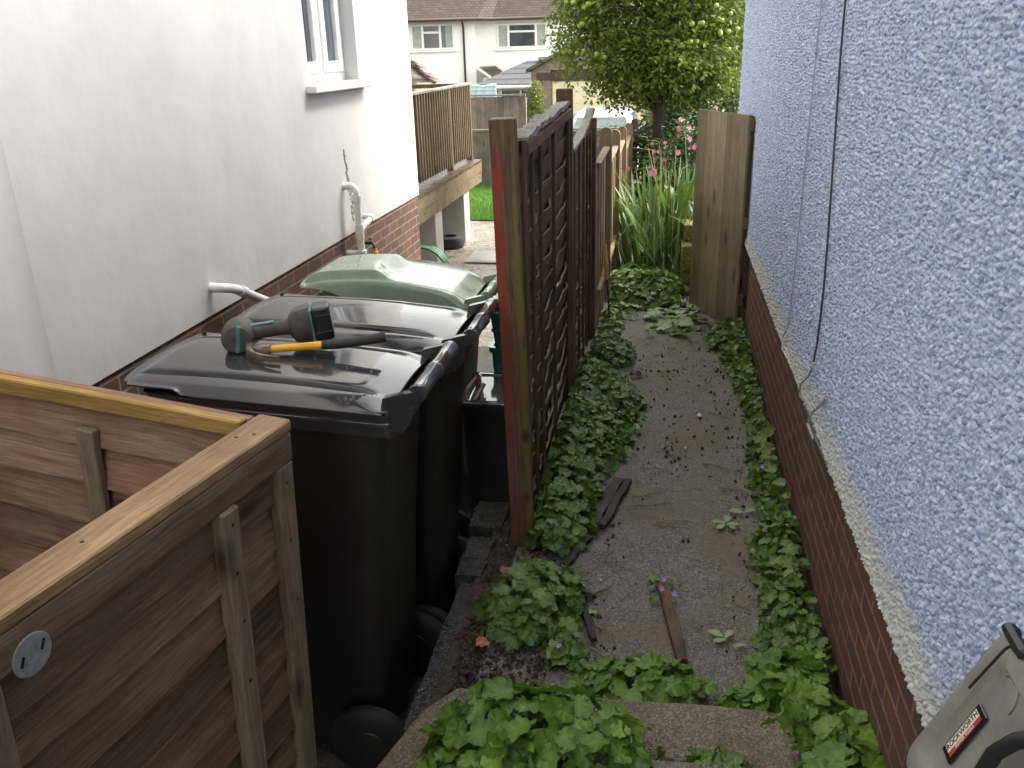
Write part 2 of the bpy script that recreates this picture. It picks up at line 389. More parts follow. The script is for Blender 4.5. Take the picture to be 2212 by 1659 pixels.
sheet('lawn', -7.0, -0.6, 14.45, 18.6, lambda x, y: -0.585, M['lawn'], 0.5)
sheet('driveway', -9, 6, 18.6, 30, lambda x, y: -0.62 - 0.02 * (y - 18.6), M['tarmac'], 2.0)
# raised slab by the camera
b = MB()
front = [(-0.63, 2.245), (-0.35, 2.25), (-0.05, 2.265), (0.2, 2.28), (0.45, 2.275), (0.60, 2.20), (0.635, 2.14)]
poly = [(x, y, 0.115) for x, y in front] + [(0.635, -7.0, 0.115), (-0.80, -7.0, 0.115), (-0.80, 1.85, 0.115), (-0.72, 2.12, 0.115)]
b.prism(poly, (0, 0, -0.4)); slab = tag(b.build('front_step', M['step']), kind='structure')
mod = slab.modifiers.new('bevel', 'BEVEL'); mod.width = 0.012; mod.segments = 2
b = MB(); b.prism([(-0.45, 1.86, 0.20), (-0.1, 1.93, 0.205), (0.25, 1.95, 0.20), (0.62, 1.9, 0.20), (0.62, -7, 0.20), (-0.62, -7, 0.20), (-0.62, 1.7, 0.2)], (0, 0, -0.3))
up_step = tag(b.build('upper_step', M['path']), kind='structure')
mod = up_step.modifiers.new('bevel', 'BEVEL'); mod.width = 0.02; mod.segments = 2
# broken kerb between yard and soil
for i, (y0, y1, x0, x1, z) in enumerate(((2.15, 3.02, -0.80, -0.70, -0.005), (3.04, 3.36, -0.83, -0.715, 0.012), (3.43, 3.70, -0.86, -0.70, 0.02), (3.78, 4.9, -0.86, -0.70, -0.02))):
    b = MB()
    n = 9
    def kz(u, v): return (x0 + (x1 - x0) * u + 0.022 * (fbm(v * 6, i * 3.1 + u, 2) - 0.5), y0 + (y1 - y0) * v, z + 0.014 * (fbm(u * 5 + i, v * 9, 4) - 0.5))
    top = [[Vector(kz(u / 3, v / n)) for u in range(4)] for v in range(n + 1)]
    rings = [[r[0] + Vector((0, 0, -0.25)), r[0], r[1], r[2], r[3], r[3] + Vector((0, 0, -0.25))] for r in top]
    b.loft(rings); tag(b.build('kerb', M['kerb'], smooth=50), kind='structure')

# ------------------------------------------------------------------ white house on the left
XL = -2.2
hw = thing('white_house', 'white rendered house with brown brick base on the left of the bins', 'house', (XL, 3.0, -0.1))
b = MB(); wy0, wy1, wz0 = 5.33, 6.24, 1.945
b.span((XL - 0.3, -7.5, 0.92), (XL, wy0, 5.3)); b.span((XL - 0.3, wy1, 0.92), (XL, 7.58, 5.3))
b.span((XL - 0.3, wy0, 0.92), (XL, wy1, wz0)); b.span((XL - 0.3, wy0, 3.35), (XL, wy1, 5.3))
b.span((-8.5, 7.28, 0.92), (XL - 0.3, 7.58, 5.3)); b.span((-8.5, -7.5, 0.92), (XL - 0.3, -7.2, 5.3)); b.span((-8.8, -7.5, 0.92), (-8.5, 7.58, 5.3))
b.build('rendered_wall', M['render'], hw)
# render swells out into a rounded pier at the near end
b = MB()
rings = []
for z in (0.925, 1.4, 1.9, 2.6, 4.0, 5.3):
    ye = 2.60 - 0.0 * z
    rings.append([Vector((XL + 0.002, ye, z)), Vector((XL + 0.03, ye - 0.003, z)), Vector((XL + 0.042, ye - 0.015, z)), Vector((XL + 0.036, ye - 0.06, z)),
                  Vector((XL + 0.05, ye - 0.14, z)), Vector((XL + 0.07, ye - 0.26, z)), Vector((XL + 0.075, -7.4, z)), Vector((XL + 0.002, -7.4, z))])
b.loft(rings); b.build('render_pier', M['render'], hw, smooth=50)
b = MB(); b.span((XL - 0.3, -7.5, -0.7), (XL - 0.012, 7.565, 0.918)); b.build('brick_plinth', M['brick_left'], hw)
b = MB(); b.span((-8.5, 7.30, -0.7), (XL - 0.302, 7.57, 0.918)); b.build('rear_plinth', M['brick_end'], hw)
b = MB()
b.prism([(XL + 0.35, -7.8, 5.2), (XL + 0.35, -7.8, 5.35), (-5.4, -7.8, 8.0), (-9.2, -7.8, 5.35), (-9.2, -7.8, 5.2)], (0, 15.8, 0))
M['tile'] = None
def m_tiles(name, c1, c2, gap, w=0.17, h=0.10, axis='XZ', mortar=0.01):
    t = NT(name); s = t.sep(t.pos())
    v = t.n('ShaderNodeCombineXYZ', {0: s[0] if axis == 'XZ' else s[1], 1: s[2]}).outputs[0]
    br = t.n('ShaderNodeTexBrick', {'Vector': v, 'Color1': c1, 'Color2': c2, 'Mortar': gap, 'Scale': 1.0, 'Mortar Size': mortar,
                                    'Mortar Smooth': 0.2, 'Bias': 0.0, 'Brick Width': w, 'Row Height': h})
    c = t.mix(t.ramp(t.noise(t.pos(), 3.0, 5, 0.7), [(0.42, 0.0), (0.7, 0.6)]), br.outputs['Color'], tuple(x * 0.6 for x in c1))
    t.bsdf(c, 0.8, t.bump(t.math('MULTIPLY', br.outputs['Fac'], -1.0), 0.02, 1.0), spec=0.3); return t.m
M['tile'] = m_tiles('brown_roof_tiles', (0.058, 0.042, 0.035), (0.085, 0.063, 0.053), (0.03, 0.02, 0.017))
b.build('roof', M['tile'], hw)
# window: two white casements in a plain reveal
fx = XL - 0.10
b = MB(); g = 0.055
b.span((fx - 0.06, wy0 + 0.002, wz0 + 0.002), (fx, wy0 + g, 3.348)); b.span((fx - 0.06, wy1 - g, wz0 + 0.002), (fx, wy1 - 0.002, 3.348))
b.span((fx - 0.06, wy0 + g, wz0 + 0.002), (fx, wy1 - g, wz0 + g)); b.span((fx - 0.06, wy0 + g, 3.29), (fx, wy1 - g, 3.348))
ym = 5.80
b.span((fx - 0.06, ym - 0.03, wz0 + g), (fx, ym + 0.03, 3.29))
wf = b.build('window_frame', M['upvc'], hw)
wf['_base'] = hw['_base']
for ya, yb in ((wy0 + g, ym - 0.03), (ym + 0.03, wy1 - g)):
    s = MB(); q = 0.075
    s.span((fx - 0.045, ya + 0.002, wz0 + g + 0.002), (fx + 0.014, ya + q, 3.288), bev=0.006); s.span((fx - 0.045, yb - q, wz0 + g + 0.002), (fx + 0.014, yb - 0.002, 3.288), bev=0.006)
    s.span((fx - 0.045, ya + q, wz0 + g + 0.002), (fx + 0.013, yb - q, wz0 + g + q), bev=0.006); s.span((fx - 0.045, ya + q, 3.22), (fx + 0.013, yb - q, 3.288))
    s.build('casement', M['upvc'], wf)
    p = MB(); p.span((fx - 0.03, ya + q - 0.004, wz0 + g + q - 0.004), (fx - 0.015, yb - q + 0.004, 3.224)); p.build('pane', M['pane'], wf)
b = MB(); b.span((XL - 0.10, wy0 - 0.07, wz0 - 0.052), (XL + 0.065, wy1 + 0.10, wz0 - 0.004), bev=0.006); b.build('window_sill', M['upvc'], hw)
# waste pipes
def pipe_part(name, pts, r, collars=()):
    b = MB(); b.tube(pts, r, 14)
    for (p, q) in collars: b.tube([p, q], r * 1.22, 14)
    return b.build(name, M['pipe'], hw, smooth=45)
V = Vector
px = XL + 0.085; yv = 5.74
el = arc((px - 0.05, yv, 1.215), 0.05, 90, 0, (1, 0, 0), (0, 0, 1))
pipe_part('waste_pipe', [V((XL - 0.02, yv - 0.02, 1.265)), V((px - 0.06, yv - 0.005, 1.265))] + el + [V((px, yv, 1.0)), V((px + 0.01, yv + 0.01, -0.3))], 0.025,
          [(V((px, yv, 1.16)), V((px, yv, 1.20))), (V((px, yv, 0.90)), V((px, yv, 1.0))), (V((px + .003, yv, 0.76)), V((px + .003, yv, 0.79)))])
b = MB(); b.tube([V((px, yv, 0.955)), V((px + 0.01, yv + 0.17, 0.99)), V((px + 0.005, yv + 0.235, 1.005)), V((px - 0.03, yv + 0.255, 1.01)), V((XL - 0.02, yv + 0.26, 1.012))], 0.0215, 12)
b.tube([V((px + 0.008, yv + 0.20, 1.0)), V((px + 0.003, yv + 0.245, 1.006))], 0.028, 12); b.build('branch_pipe', M['pipe'], hw, smooth=45)
b = MB(); b.tube([V((XL - 0.02, yv - 0.03, 0.80)), V((px - 0.02, yv - 0.03, 0.80))], 0.022, 10); b.tube([V((px, yv, 0.79)), V((px, yv, 0.815))], 0.037, 14); b.build('pipe_clip', M['pipe'], hw, smooth=45)
pipe_part('waste_pipe', [V((XL - 0.02, 3.80, 1.055)), V((XL + 0.045, 3.80, 1.053)), V((XL + 0.075, 3.83, 1.045)), V((XL + 0.085, 3.90, 1.02)), V((XL + 0.075, 4.30, 0.83)), V((XL + 0.05, 4.44, 0.765)), V((XL - 0.02, 4.46, 0.755))], 0.024,
          [(V((XL + 0.084, 3.93, 1.007)), V((XL + 0.084, 3.98, 0.983))), (V((XL + 0.077, 4.26, 0.849)), V((XL + 0.076, 4.30, 0.83)))])
# cement scar and the outside tap
b = MB()
for k in range(46):
    f = k / 46; z = 1.50 - 0.50 * f; y = 5.80 + 0.085 * f + rnd.uniform(-0.022, 0.022) * (0.5 + f); s = rnd.uniform(0.008, 0.022)
    b.box((XL + 0.002, y, z), (0.012, s, s * rnd.uniform(1, 2.2)), rot=(rnd.uniform(-.7, .7), rnd.uniform(-.2, .2), 0), bev=0.004)
M['cement'] = m_plain('grey_cement', (0.40, 0.39, 0.37), 0.9, 0.35, 40, 0.004)
b.build('cement_scar', M['cement'], hw)
b = MB(); b.tube([V((XL - 0.02, 6.06, 0.80)), V((XL + 0.06, 6.06, 0.80)), V((XL + 0.075, 6.06, 0.76))], 0.013, 8); b.box((XL + 0.05, 6.06, 0.835), (0.02, 0.06, 0.012), bev=0.003)
M['tapdark'] = m_plain('dull_tap_metal', (0.06, 0.06, 0.07), 0.4, 0.3, metal=0.6)
tp = b.build('outside_tap', M['tapdark'], hw, smooth=45); tp['_base'] = hw['_base']
b = MB(); b.lathe([(0.012, 0), (0.019, 0.006), (0.019, 0.03), (0.013, 0.034), (0.012, 0.05)], (XL + 0.078, 6.06, 0.705), n=12)
M['yellow'] = m_plain('yellow_plastic', (0.72, 0.40, 0.03), 0.4, 0.1); b.build('hose_connector', M['yellow'], tp, smooth=45)

# ------------------------------------------------------------------ blue house on the right
XR = 0.63
hb = thing('blue_house', 'pale blue pebbledashed house with red brick base along the right of the path', 'house', (XR, 4.0, 0.0))
def pebble_face():
    y0, y1, z0, z1 = 0.90, 8.32, 0.690, 2.75
    ny, nz = 1600, 800
    ys = y0 * (y1 / y0) ** np.linspace(0, 1, ny); zs = z0 + (z1 - z0) * np.linspace(0, 1, nz) ** 1.0
    Y, Z = np.meshgrid(ys, zs, indexing='ij')
    h = np.zeros_like(Y)
    for (cs, amp, k) in ((0.0150, 0.0135, 1), (0.0105, 0.0100, 2)):
        cy, cz = np.floor(Y / cs), np.floor(Z / cs)
        for i in (-1, 0, 1):
            for j in (-1, 0, 1):
                gi, gj = cy + i, cz + j
                pyy = (gi + 0.15 + 0.7 * hash2(gi, gj, k)) * cs; pzz = (gj + 0.15 + 0.7 * hash2(gi, gj, k + 5)) * cs
                rr = cs * (0.36 + 0.26 * hash2(gi, gj, k + 9)); ht = amp * (0.30 + 0.80 * hash2(gi, gj, k + 13))
                ax = 0.75 + 0.5 * hash2(gi, gj, k + 17)
                d2 = ((Y - pyy) * ax) ** 2 + ((Z - pzz) / ax) ** 2
                h = np.maximum(h, ht * np.sqrt(np.clip(1 - d2 / rr ** 2, 0, 1)))
    und = 0.006 * (fbm(Y * 2.2, Z * 2.2, 31, 3) - 0.5)
    flare = 0.018 * np.clip((0.84 - Z) / 0.15, 0, 1) ** 2
    X = XR - 0.002 - h - flare - und
    v = np.stack([X - XR, Y - 4.0, Z], -1).reshape(-1, 3).astype(np.float32)
    idx = np.arange(ny * nz).reshape(ny, nz)
    q = np.stack([idx[:-1, :-1], idx[:-1, 1:], idx[1:, 1:], idx[1:, :-1]], -1).reshape(-1, 4)
    me = bpy.data.meshes.new('pebbledash_wall')
    me.vertices.add(len(v)); me.vertices.foreach_set('co', v.ravel())
    me.loops.add(q.size); me.loops.foreach_set('vertex_index', q.ravel().astype(np.int32))
    me.polygons.add(len(q)); me.polygons.foreach_set('loop_start', np.arange(0, q.size, 4, dtype=np.int32))
    me.polygons.foreach_set('use_smooth', np.ones(len(q), dtype=bool))
    me.update(calc_edges=True); me.validate()
    me.materials.append(M['pebble'])
    o = bpy.data.objects.new('pebbledash_wall', me); col.objects.link(o); o.parent = hb
pebble_face()
b = MB(); b.span((XR - 0.010, 0.90, 2.7505), (XR + 0.012, 8.32, 5.3)); b.span((XR - 0.010, -7.5, 0.69), (XR + 0.012, 0.8995, 5.3)); b.build('upper_wall', M['pebble'], hb)
b = MB(); b.span((XR + 0.012, -7.5, 0.69), (XR + 5, 8.315, 5.3)); b.build('wall_core', M['pebble'], hb)
b = MB(); b.span((XR + 0.014, -7.5, -0.5), (XR + 4.9, 8.30, 0.6895)); b.build('brick_plinth', M['brick_right'], hb)
b = MB(); b.prism([(XR - 0.35, -7.8, 5.2), (XR - 0.35, -7.8, 5.35), (XR + 2.5, -7.8, 7.6), (XR + 5.3, -7.8, 5.35), (XR + 5.3, -7.8, 5.2)], (0, 16.4, 0)); b.build('roof', M['tile'], hb)
M['cable_grey'] = m_plain('painted_cable', (0.40, 0.42, 0.52), 0.5, 0.15, 20)
M['cable_black'] = m_plain('black_cable', (0.035, 0.038, 0.05), 0.45, 0.3, 20)
M['cable_pale'] = m_plain('bare_grey_cable', (0.33, 0.33, 0.28), 0.6, 0.2, 30)
xw = XR - 0.020
b = MB(); b.tube([(xw, 4.07, 5.2), (xw, 4.075, 2.4), (xw, 4.085, 1.9), (xw, 4.095, 1.4), (xw, 4.12, 0.95), (xw - .004, 4.126, 0.83), (xw - .012, 4.20, 0.75), (xw - .018, 4.17, 0.70), (xw - .004, 4.10, 0.685)], 0.0038, 6); b.build('cable', M['cable_grey'], hb, smooth=60)
b = MB(); b.tube([(xw, 3.53, 5.2), (xw, 3.53, 2.3), (xw, 3.505, 2.05), (xw, 3.44, 1.75), (xw, 3.37, 1.40), (xw, 3.345, 1.20), (xw, 3.36, 1.0), (xw, 3.40, 0.90)], 0.0040, 6); b.build('cable', M['cable_black'], hb, smooth=60)
b = MB(); b.tube([(xw - .002, 3.385, 0.885), (xw - .006, 3.45, 0.82), (xw - .018, 3.54, 0.755), (xw - .016, 3.54, 0.70), (xw + .01, 3.50, 0.68)], 0.0048, 6); b.build('cable', M['cable_pale'], hb, smooth=60)
b = MB(); b.tube([(xw + .006, 3.11, 0.865), (xw - .004, 3.13, 0.83), (xw - .022, 3.20, 0.765), (xw - .030, 3.21, 0.715), (xw - .020, 3.13, 0.69), (xw, 3.06, 0.682)], 0.0062, 6); b.build('cable', M['cable_pale'], hb, smooth=60)
b = MB(); b.tube([(xw + .004, 3.52, 0.692), (xw - .008, 3.3, 0.688), (xw - .010, 3.1, 0.690), (xw - .004, 2.88, 0.684)], [0.009, 0.012, 0.012, 0.006], 6); b.build('cable', M['cable_black'], hb, smooth=60)  # dark gap under the render edge, its shade drawn as a black tube
for (y, z) in ((4.08, 2.06), (4.09, 1.45), (4.124, 0.87), (3.50, 1.98), (3.375, 0.905)):
    b = MB(); b.box((xw - .002, y, z), (0.016, 0.016, 0.010), bev=0.003); b.build('cable_clip', M['cable_pale'], hb)

# ------------------------------------------------------------------ timber materials
CZ_ = 2.1 - 0.9 * 0.944
M['wood_dark'] = m_wood('dark_fence_wood', (0.052, 0.026, 0.012), (0.135, 0.070, 0.034), (0.215, 0.125, 0.065), 'Y', wet=0.3, rough=0.7)
M['wood_darkz'] = m_wood('dark_batten_wood', (0.05, 0.027, 0.012), (0.125, 0.070, 0.034), (0.20, 0.125, 0.068), 'Z', wet=0.3, rough=0.7)
M['wood_post'] = m_wood('brown_post_wood', (0.05, 0.028, 0.014), (0.105, 0.060, 0.030), (0.165, 0.105, 0.055), 'Z', wet=0.2)
M['wood_grey'] = m_wood('silvered_wood', (0.09, 0.08, 0.065), (0.23, 0.21, 0.175), (0.38, 0.35, 0.30), 'Y', rough=0.85)
M['wood_pale'] = m_wood('pale_picket_wood', (0.10, 0.07, 0.04), (0.20, 0.145, 0.085), (0.31, 0.235, 0.15), 'Z', rough=0.8)
M['wood_gate'] = m_wood('gate_boards', (0.15, 0.11, 0.062), (0.26, 0.205, 0.128), (0.37, 0.305, 0.21), 'Z', rough=0.75, stain=(0.17, 0.14, 0.065), grain=0.7, board=('X', .162, 0.0))
M['wood_cap'] = m_wood('capping_wood', (0.11, 0.058, 0.022), (0.30, 0.175, 0.077), (0.52, 0.35, 0.18), 'Y', rough=0.5, wet=0.7, grain=1.0, stain=(0.13, 0.08, 0.04))
M['wood_yellow'] = m_wood('yellow_rail_wood', (0.15, 0.08, 0.016), (0.38, 0.225, 0.06), (0.56, 0.38, 0.15), 'X', rough=0.6, wet=0.4)
M['wood_lap'] = m_wood('lap_board_wood', (0.080, 0.046, 0.025), (0.205, 0.128, 0.072), (0.36, 0.25, 0.15), 'Y', rough=0.8, grain=1.0, board=('Z', (CZ_ - 0.285) / 8, 0.20))
M['wood_lapx'] = m_wood('inner_lap_wood', (0.14, 0.078, 0.048), (0.34, 0.21, 0.135), (0.56, 0.42, 0.29), 'X', rough=0.8, grain=0.8, stain=(0.33, 0.15, 0.095), board=('Z', (CZ_ - 0.23) / 8, 0.20))
M['wood_batten'] = m_wood('panel_batten_wood', (0.085, 0.06, 0.036), (0.21, 0.155, 0.098), (0.35, 0.27, 0.185), 'Z', rough=0.8)
M['wood_deck'] = m_wood('deck_wood', (0.085, 0.062, 0.033), (0.16, 0.12, 0.07), (0.24, 0.185, 0.115), 'Y', rough=0.7, wet=0.5)
M['wood_deckz'] = m_wood('baluster_wood', (0.06, 0.042, 0.024), (0.12, 0.085, 0.050), (0.19, 0.14, 0.088), 'Z', rough=0.75)
M['wood_backz'] = m_wood('back_fence_wood', (0.16, 0.13, 0.10), (0.26, 0.22, 0.175), (0.36, 0.31, 0.25), 'Z', rough=0.85, stain=(0.15, 0.12, 0.095), board=('X', .105, 0.0))
M['wood_edge'] = m_wood('worn_slat_edge', (0.10, 0.075, 0.055), (0.20, 0.16, 0.125), (0.32, 0.27, 0.22), 'Y', knots=False)
def m_painted_post():
    t = NT('paint_streaked_post'); p = t.pos(); s = t.sep(p)
    fine = t.noise(t.n('ShaderNodeMapping', {'Vector': p, 'Scale': (26, 26, 1.2)}).outputs[0], 5, 6, 0.65, 0.3)
    c = t.ramp(fine, [(0.32, (0.05, 0.03, 0.016)), (0.5, (0.12, 0.075, 0.04)), (0.68, (0.19, 0.128, 0.072))])
    xw = t.math('ADD', s[0], t.math('MULTIPLY', t.math('SUBTRACT', t.noise(t.n('ShaderNodeMapping', {'Vector': p, 'Scale': (8, 8, 1.5)}).outputs[0], 3, 5, 0.6), 0.5), 0.035))
    zf = t.math('ADD', s[2], t.math('MULTIPLY', t.noise(p, 5, 4), 0.3))
    red = t.math('MULTIPLY', t.math('MULTIPLY', t.math('LESS_THAN', xw, -0.012), t.ramp(t.math('MULTIPLY', zf, 0.4), [(0.25, 0.3), (0.36, 0.9), (0.735, 0.95), (0.785, 0.0)])), t.ramp(t.noise(p, 11, 4), [(0.3, 0.55), (0.6, 1.0)]))
    c = t.mix(red, c, (0.27, 0.035, 0.024))
    red2 = t.math('MULTIPLY', t.math('MULTIPLY', t.ramp(t.noise(t.n('ShaderNodeMapping', {'Vector': p, 'Scale': (6, 6, 1)}).outputs[0], 2.2, 3), [(0.45, 0.0), (0.6, 0.45)]), 1.0), t.math('LESS_THAN', s[2], 1.2))
    c = t.mix(red2, c, (0.20, 0.05, 0.03))
    grn = t.math('MULTIPLY', t.math('GREATER_THAN', xw, 0.026), t.ramp(t.noise(p, 4, 4), [(0.3, 0.15), (0.65, 0.75)]))
    c = t.mix(grn, c, (0.16, 0.135, 0.02))
    v = t.n('ShaderNodeTexVoronoi', {'Vector': t.n('ShaderNodeMapping', {'Vector': p, 'Scale': (9, 9, 4)}).outputs[0], 'Scale': 1.0}).outputs['Distance']
    c = t.mix(t.ramp(v, [(0.10, 0.8), (0.2, 0.0)]), c, (0.035, 0.018, 0.008))
    t.bsdf(c, 0.6, t.bump(fine, 0.003, 0.8), spec=0.35); return t.m
M['paint_post'] = m_painted_post()

# ------------------------------------------------------------------ garden gate on the blue house
gt = thing('garden_gate', 'pale wooden boarded gate standing open at the end of the path', 'gate', (0.578, 6.62, 0.0), math.atan2(0.73, -0.335), local=True)
L = 0.81
b = MB(); x = 0.0; k = 0
for w in (0.15, 0.165, 0.16, 0.17, 0.165):
    b.box((x + w / 2, 0.0, 0.83 + rnd.uniform(-.003, .003)), (w - 0.003, 0.022, 1.60), bev=0.002); x += w
b.build('board_panel', M['wood_gate'], gt)
for z in (0.25, 0.85, 1.56):
    b = MB(); b.box((0.405, -0.031, z), (0.80, 0.036, 0.09), bev=0.004); b.build('ledge_rail', M['wood_batten'], gt)
b = MB(); b.box((0.40, -0.03, 0.55), (0.82, 0.03, 0.085), rot=(0, R(-34), 0), bev=0.004); b.build('brace', M['wood_batten'], gt)
M['iron'] = m_plain('black_iron', (0.02, 0.02, 0.02), 0.5, 0.2, metal=0.5)
for z in (0.25, 1.56):
    b = MB(); b.box((0.14, -0.052, z), (0.36, 0.005, 0.035)); b.tube([(-0.03, -0.052, z - 0.05), (-0.03, -0.052, z + 0.05)], 0.012, 8); b.build('hinge', M['iron'], gt)
b = MB(); b.span((0.560, 6.66, -0.05), (0.612, 6.76, 1.62), bev=0.004); tag(b.build('gate_post', M['wood_darkz']), 'dark upright gate post fixed against the blue house wall', 'post')

# ------------------------------------------------------------------ dividing fence of waney lap panels
lf = thing('lap_fence', 'dark weathered lap panel fence with warped slats beside the path', 'fence', (-0.57, 3.3, 0.0))
pm = Matrix.Rotation(R(-1.1), 3, 'Y')
b = MB(); b.box((0, 0, 0.93), (0.100, 0.070, 1.90), bev=0.004, jit=0.003)
po = b.build('post', M['paint_post']); po.parent = lf
po.rotation_euler = (R(0.6), R(-1.1), R(1)); po.location = (-0.008, 0.03, -0.01)
po['label'] = 'end post streaked with red and yellow paint'
b = MB(); b.box((-0.575, 5.055, 0.93), (0.088, 0.08, 1.94), rot=(0, R(-0.4), 0), bev=0.004); b.build('post', M['wood_post'], lf)
b = MB(); b.box((-0.545, 6.34, 0.80), (0.085, 0.08, 1.70), bev=0.004); b.build('post', M['wood_post'], lf)
def lap_panel(y0, y1, z0, z1, xc, battens, seed, warp=0.03):
    rr = random.Random(seed)
    root = None
    b = MB(); n = int((z1 - z0) / 0.118); ph = [rr.uniform(0, 50) for _ in range(n)]
    for i in range(n):
        zb = z0 + i * (z1 - z0) / n; ht = (z1 - z0) / n + 0.062
        nu, nv = 26, 5
        def fn(u, v, i=i, zb=zb, ht=ht):
            y = y0 + (y1 - y0) * u
            near = min(abs(y - q) for q in battens)
            free = min(1.0, near / 0.07)
            wv = warp * free * max(0.0, 0.22 + 1.9 * (fbm(y * 4.2 + ph[i], i * 1.7, seed, 3) - 0.34)) * v ** 1.6
            edge = (0.034 * (fbm(y * 5.0 + ph[i], 3.3, seed + 7, 3) - 0.5) - 0.010 * free) * v
            return V((xc + 0.014 * v + wv - 0.008, y, zb - 0.045 + ht * v + edge))
        front = [[fn(u / nu, v / nv) for v in range(nv + 1)] for u in range(nu + 1)]
        back = [[p - V((0.009, 0, 0)) for p in row] for row in front]
        rings = [row + back[k][::-1] for k, row in enumerate(front)]
        k0 = len(b.f); b.loft(rings); nr = len(rings[0])
        for q in range(len(rings) - 1): b.mi[k0 + q * nr + nv] = 1                     # upper edge paler, light from above put into its colour
    root = b.build('panel', [M['wood_dark'], M['wood_edge']], lf, smooth=35)
    root['_base'] = lf['_base']
    for q in battens:
        s = MB()
        for sx in (0.024, -0.030):
            s.box((xc + sx, q, (z0 + z1) / 2 + rr.uniform(-.01, .02)), (0.016, 0.030, z1 - z0 + 0.02), rot=(rr.uniform(-.006, .006), 0, 0), bev=0.003)
        s.build('batten', M['wood_darkz'], root)
    return root
p1 = lap_panel(3.39, 5.01, 0.08, 1.76, -0.575, [3.40, 3.60, 3.84, 4.30, 4.97], 11, 0.030)
b = MB()
def bowed(b, pts, w, t, jag=0.0, n=14):
    P = []
    for i in range(n + 1):
        f = i / n * (len(pts) - 1); k = min(int(f), len(pts) - 2); P.append(V(pts[k]).lerp(V(pts[k + 1]), f - k))
    rings = []
    for i, p in enumerate(P):
        j = lambda: rnd.uniform(-jag, jag)
        rings.append([p + V((-w / 2 + j(), 0, -t / 2 + j())), p + V((w / 2 + j(), 0, -t / 2 + j())), p + V((w / 2 + j(), 0, t / 2 + j())), p + V((-w / 2 + j(), 0, t / 2 + j()))])
    b.loft(rings)
bowed(b, [(-0.575, 3.43, 1.775), (-0.572, 3.8, 1.80), (-0.57, 4.12, 1.815)], 0.070, 0.022, 0.006)
bowed(b, [(-0.565, 4.10, 1.80), (-0.572, 4.5, 1.815), (-0.575, 5.0, 1.825)], 0.062, 0.024, 0.006); b.build('capping', M['wood_grey'], p1)
b = MB(); bowed(b, [(-0.545, 3.42, 1.745), (-0.545, 5.0, 1.775)], 0.022, 0.045, 0.002); b.build('top_rail', M['wood_dark'], p1)
p2 = lap_panel(5.11, 6.29, 0.05, 1.55, -0.56, [5.14, 5.45, 5.75, 6.0, 6.26], 23, 0.028)
b = MB(); bowed(b, [(-0.56, 5.12, 1.555), (-0.558, 5.4, 1.565), (-0.55, 5.75, 1.60), (-0.545, 6.05, 1.65), (-0.54, 6.3, 1.71)], 0.055, 0.022, 0.003); b.build('capping', M['wood_grey'], p2)

# ------------------------------------------------------------------ lower fence with round topped posts
rf = thing('round_post_fence', 'pale low fence with rounded post tops running on past the dark fence', 'fence', (-0.52, 7.4, 0.0))
RP = [(7.36, 1.50, -0.505), (8.55, 1.38, -0.50), (9.9, 1.30, -0.50), (11.4, 1.22, -0.49), (12.9, 1.16, -0.48)]
prevy = 6.42
for i, (y, zt, x) in enumerate(RP):
    zb = -0.1 - 0.05 * max(0, y - 8)
    b = MB(); w = 0.10
    prof = [(x - w / 2, y, zb), (x + w / 2, y, zb), (x + w / 2, y, zt - w / 2)] + [(x + w / 2 * math.cos(R(a)), y, zt - w / 2 + w / 2 * math.sin(R(a))) for a in range(15, 180, 15)] + [(x - w / 2, y, zt - w / 2)]
    b.prism(prof, (0, 0.045, 0)); b.build('round_post', M['wood_pale'], rf)
    y0, y1 = prevy, y - 0.01; zt2 = zt - 0.17
    b = MB(); n = max(3, int((y1 - y0) / 0.13)); dy = (y1 - y0) / n
    for k in range(n):
        b.box((x - 0.01 + 0.012 * (k % 2), y0 + dy * (k + .5), (zb + zt2) / 2 - 0.01), (0.016, dy * 0.82, zt2 - zb - 0.04 + rnd.uniform(-.02, .0)), bev=0.002)
    f = b.build('infill_boards', M['wood_pale'] if i else M['wood_batten'], rf)
    f['_base'] = rf['_base']
    b = MB(); b.box((x + 0.008, (y0 + y1) / 2, zt2 - 0.005), (0.052, y1 - y0, 0.03), rot=(R(1.5), 0, 0), bev=0.004); b.build('rail', M['wood_pale'], f)
    b = MB(); b.box((x + 0.022, (y0 + y1) / 2, 0.35), (0.03, y1 - y0, 0.05), bev=0.004); b.build('rail', M['wood_pale'], f)
    prevy = y + 0.055

# ------------------------------------------------------------------ lap panels in the near left corner
S9 = 0.944
ANG = math.atan2(-0.17, 0.985)
CX, CY, CZ = -0.972 * S9, 1.962 * S9, 2.1 - 0.9 * S9              # top outer corner of the near panel
pa = thing('lap_fence', 'brown lap board fence panel with a wet capping rail in front of the black bin', 'fence panel', (CX, CY, 0.0), ANG, local=True)
def lap_rows(b, axis, length, z0, z1, n, seed, sgn, thick=0.013, lean=0.026):
    """overlapping boards; axis 'Y' runs back from the corner, 'X' runs left; sgn = facing side"""
    rr = random.Random(seed); h = (z1 - z0) / n
    for i in range(n):
        zb = z0 + i * h; p = rr.uniform(0, 40); nu = 22
        rings = []
        for k in range(nu + 1):
            s = length * k / nu
            e = 0.040 * (fbm(s * 3.0 + p, 1.1, seed, 3) - 0.5)
            prof = [(lean, zb + e), (lean + thick, zb + e), (thick * 0.9, zb + h + 0.03), (0.0, zb + h + 0.03)]
            rings.append([V((sgn * d, -s, z)) if axis == 'Y' else V((-s, sgn * d, z)) for d, z in prof])
        b.loft(rings)
zt = CZ; LEAN = R(3.0)
b = MB(); lap_rows(b, 'Y', 1.75, 0.20, zt - 0.085, 8, 3, 1); o = b.build('lap_boards', M['wood_lap'], pa, smooth=30); o.location = (-0.054, 0, 0)
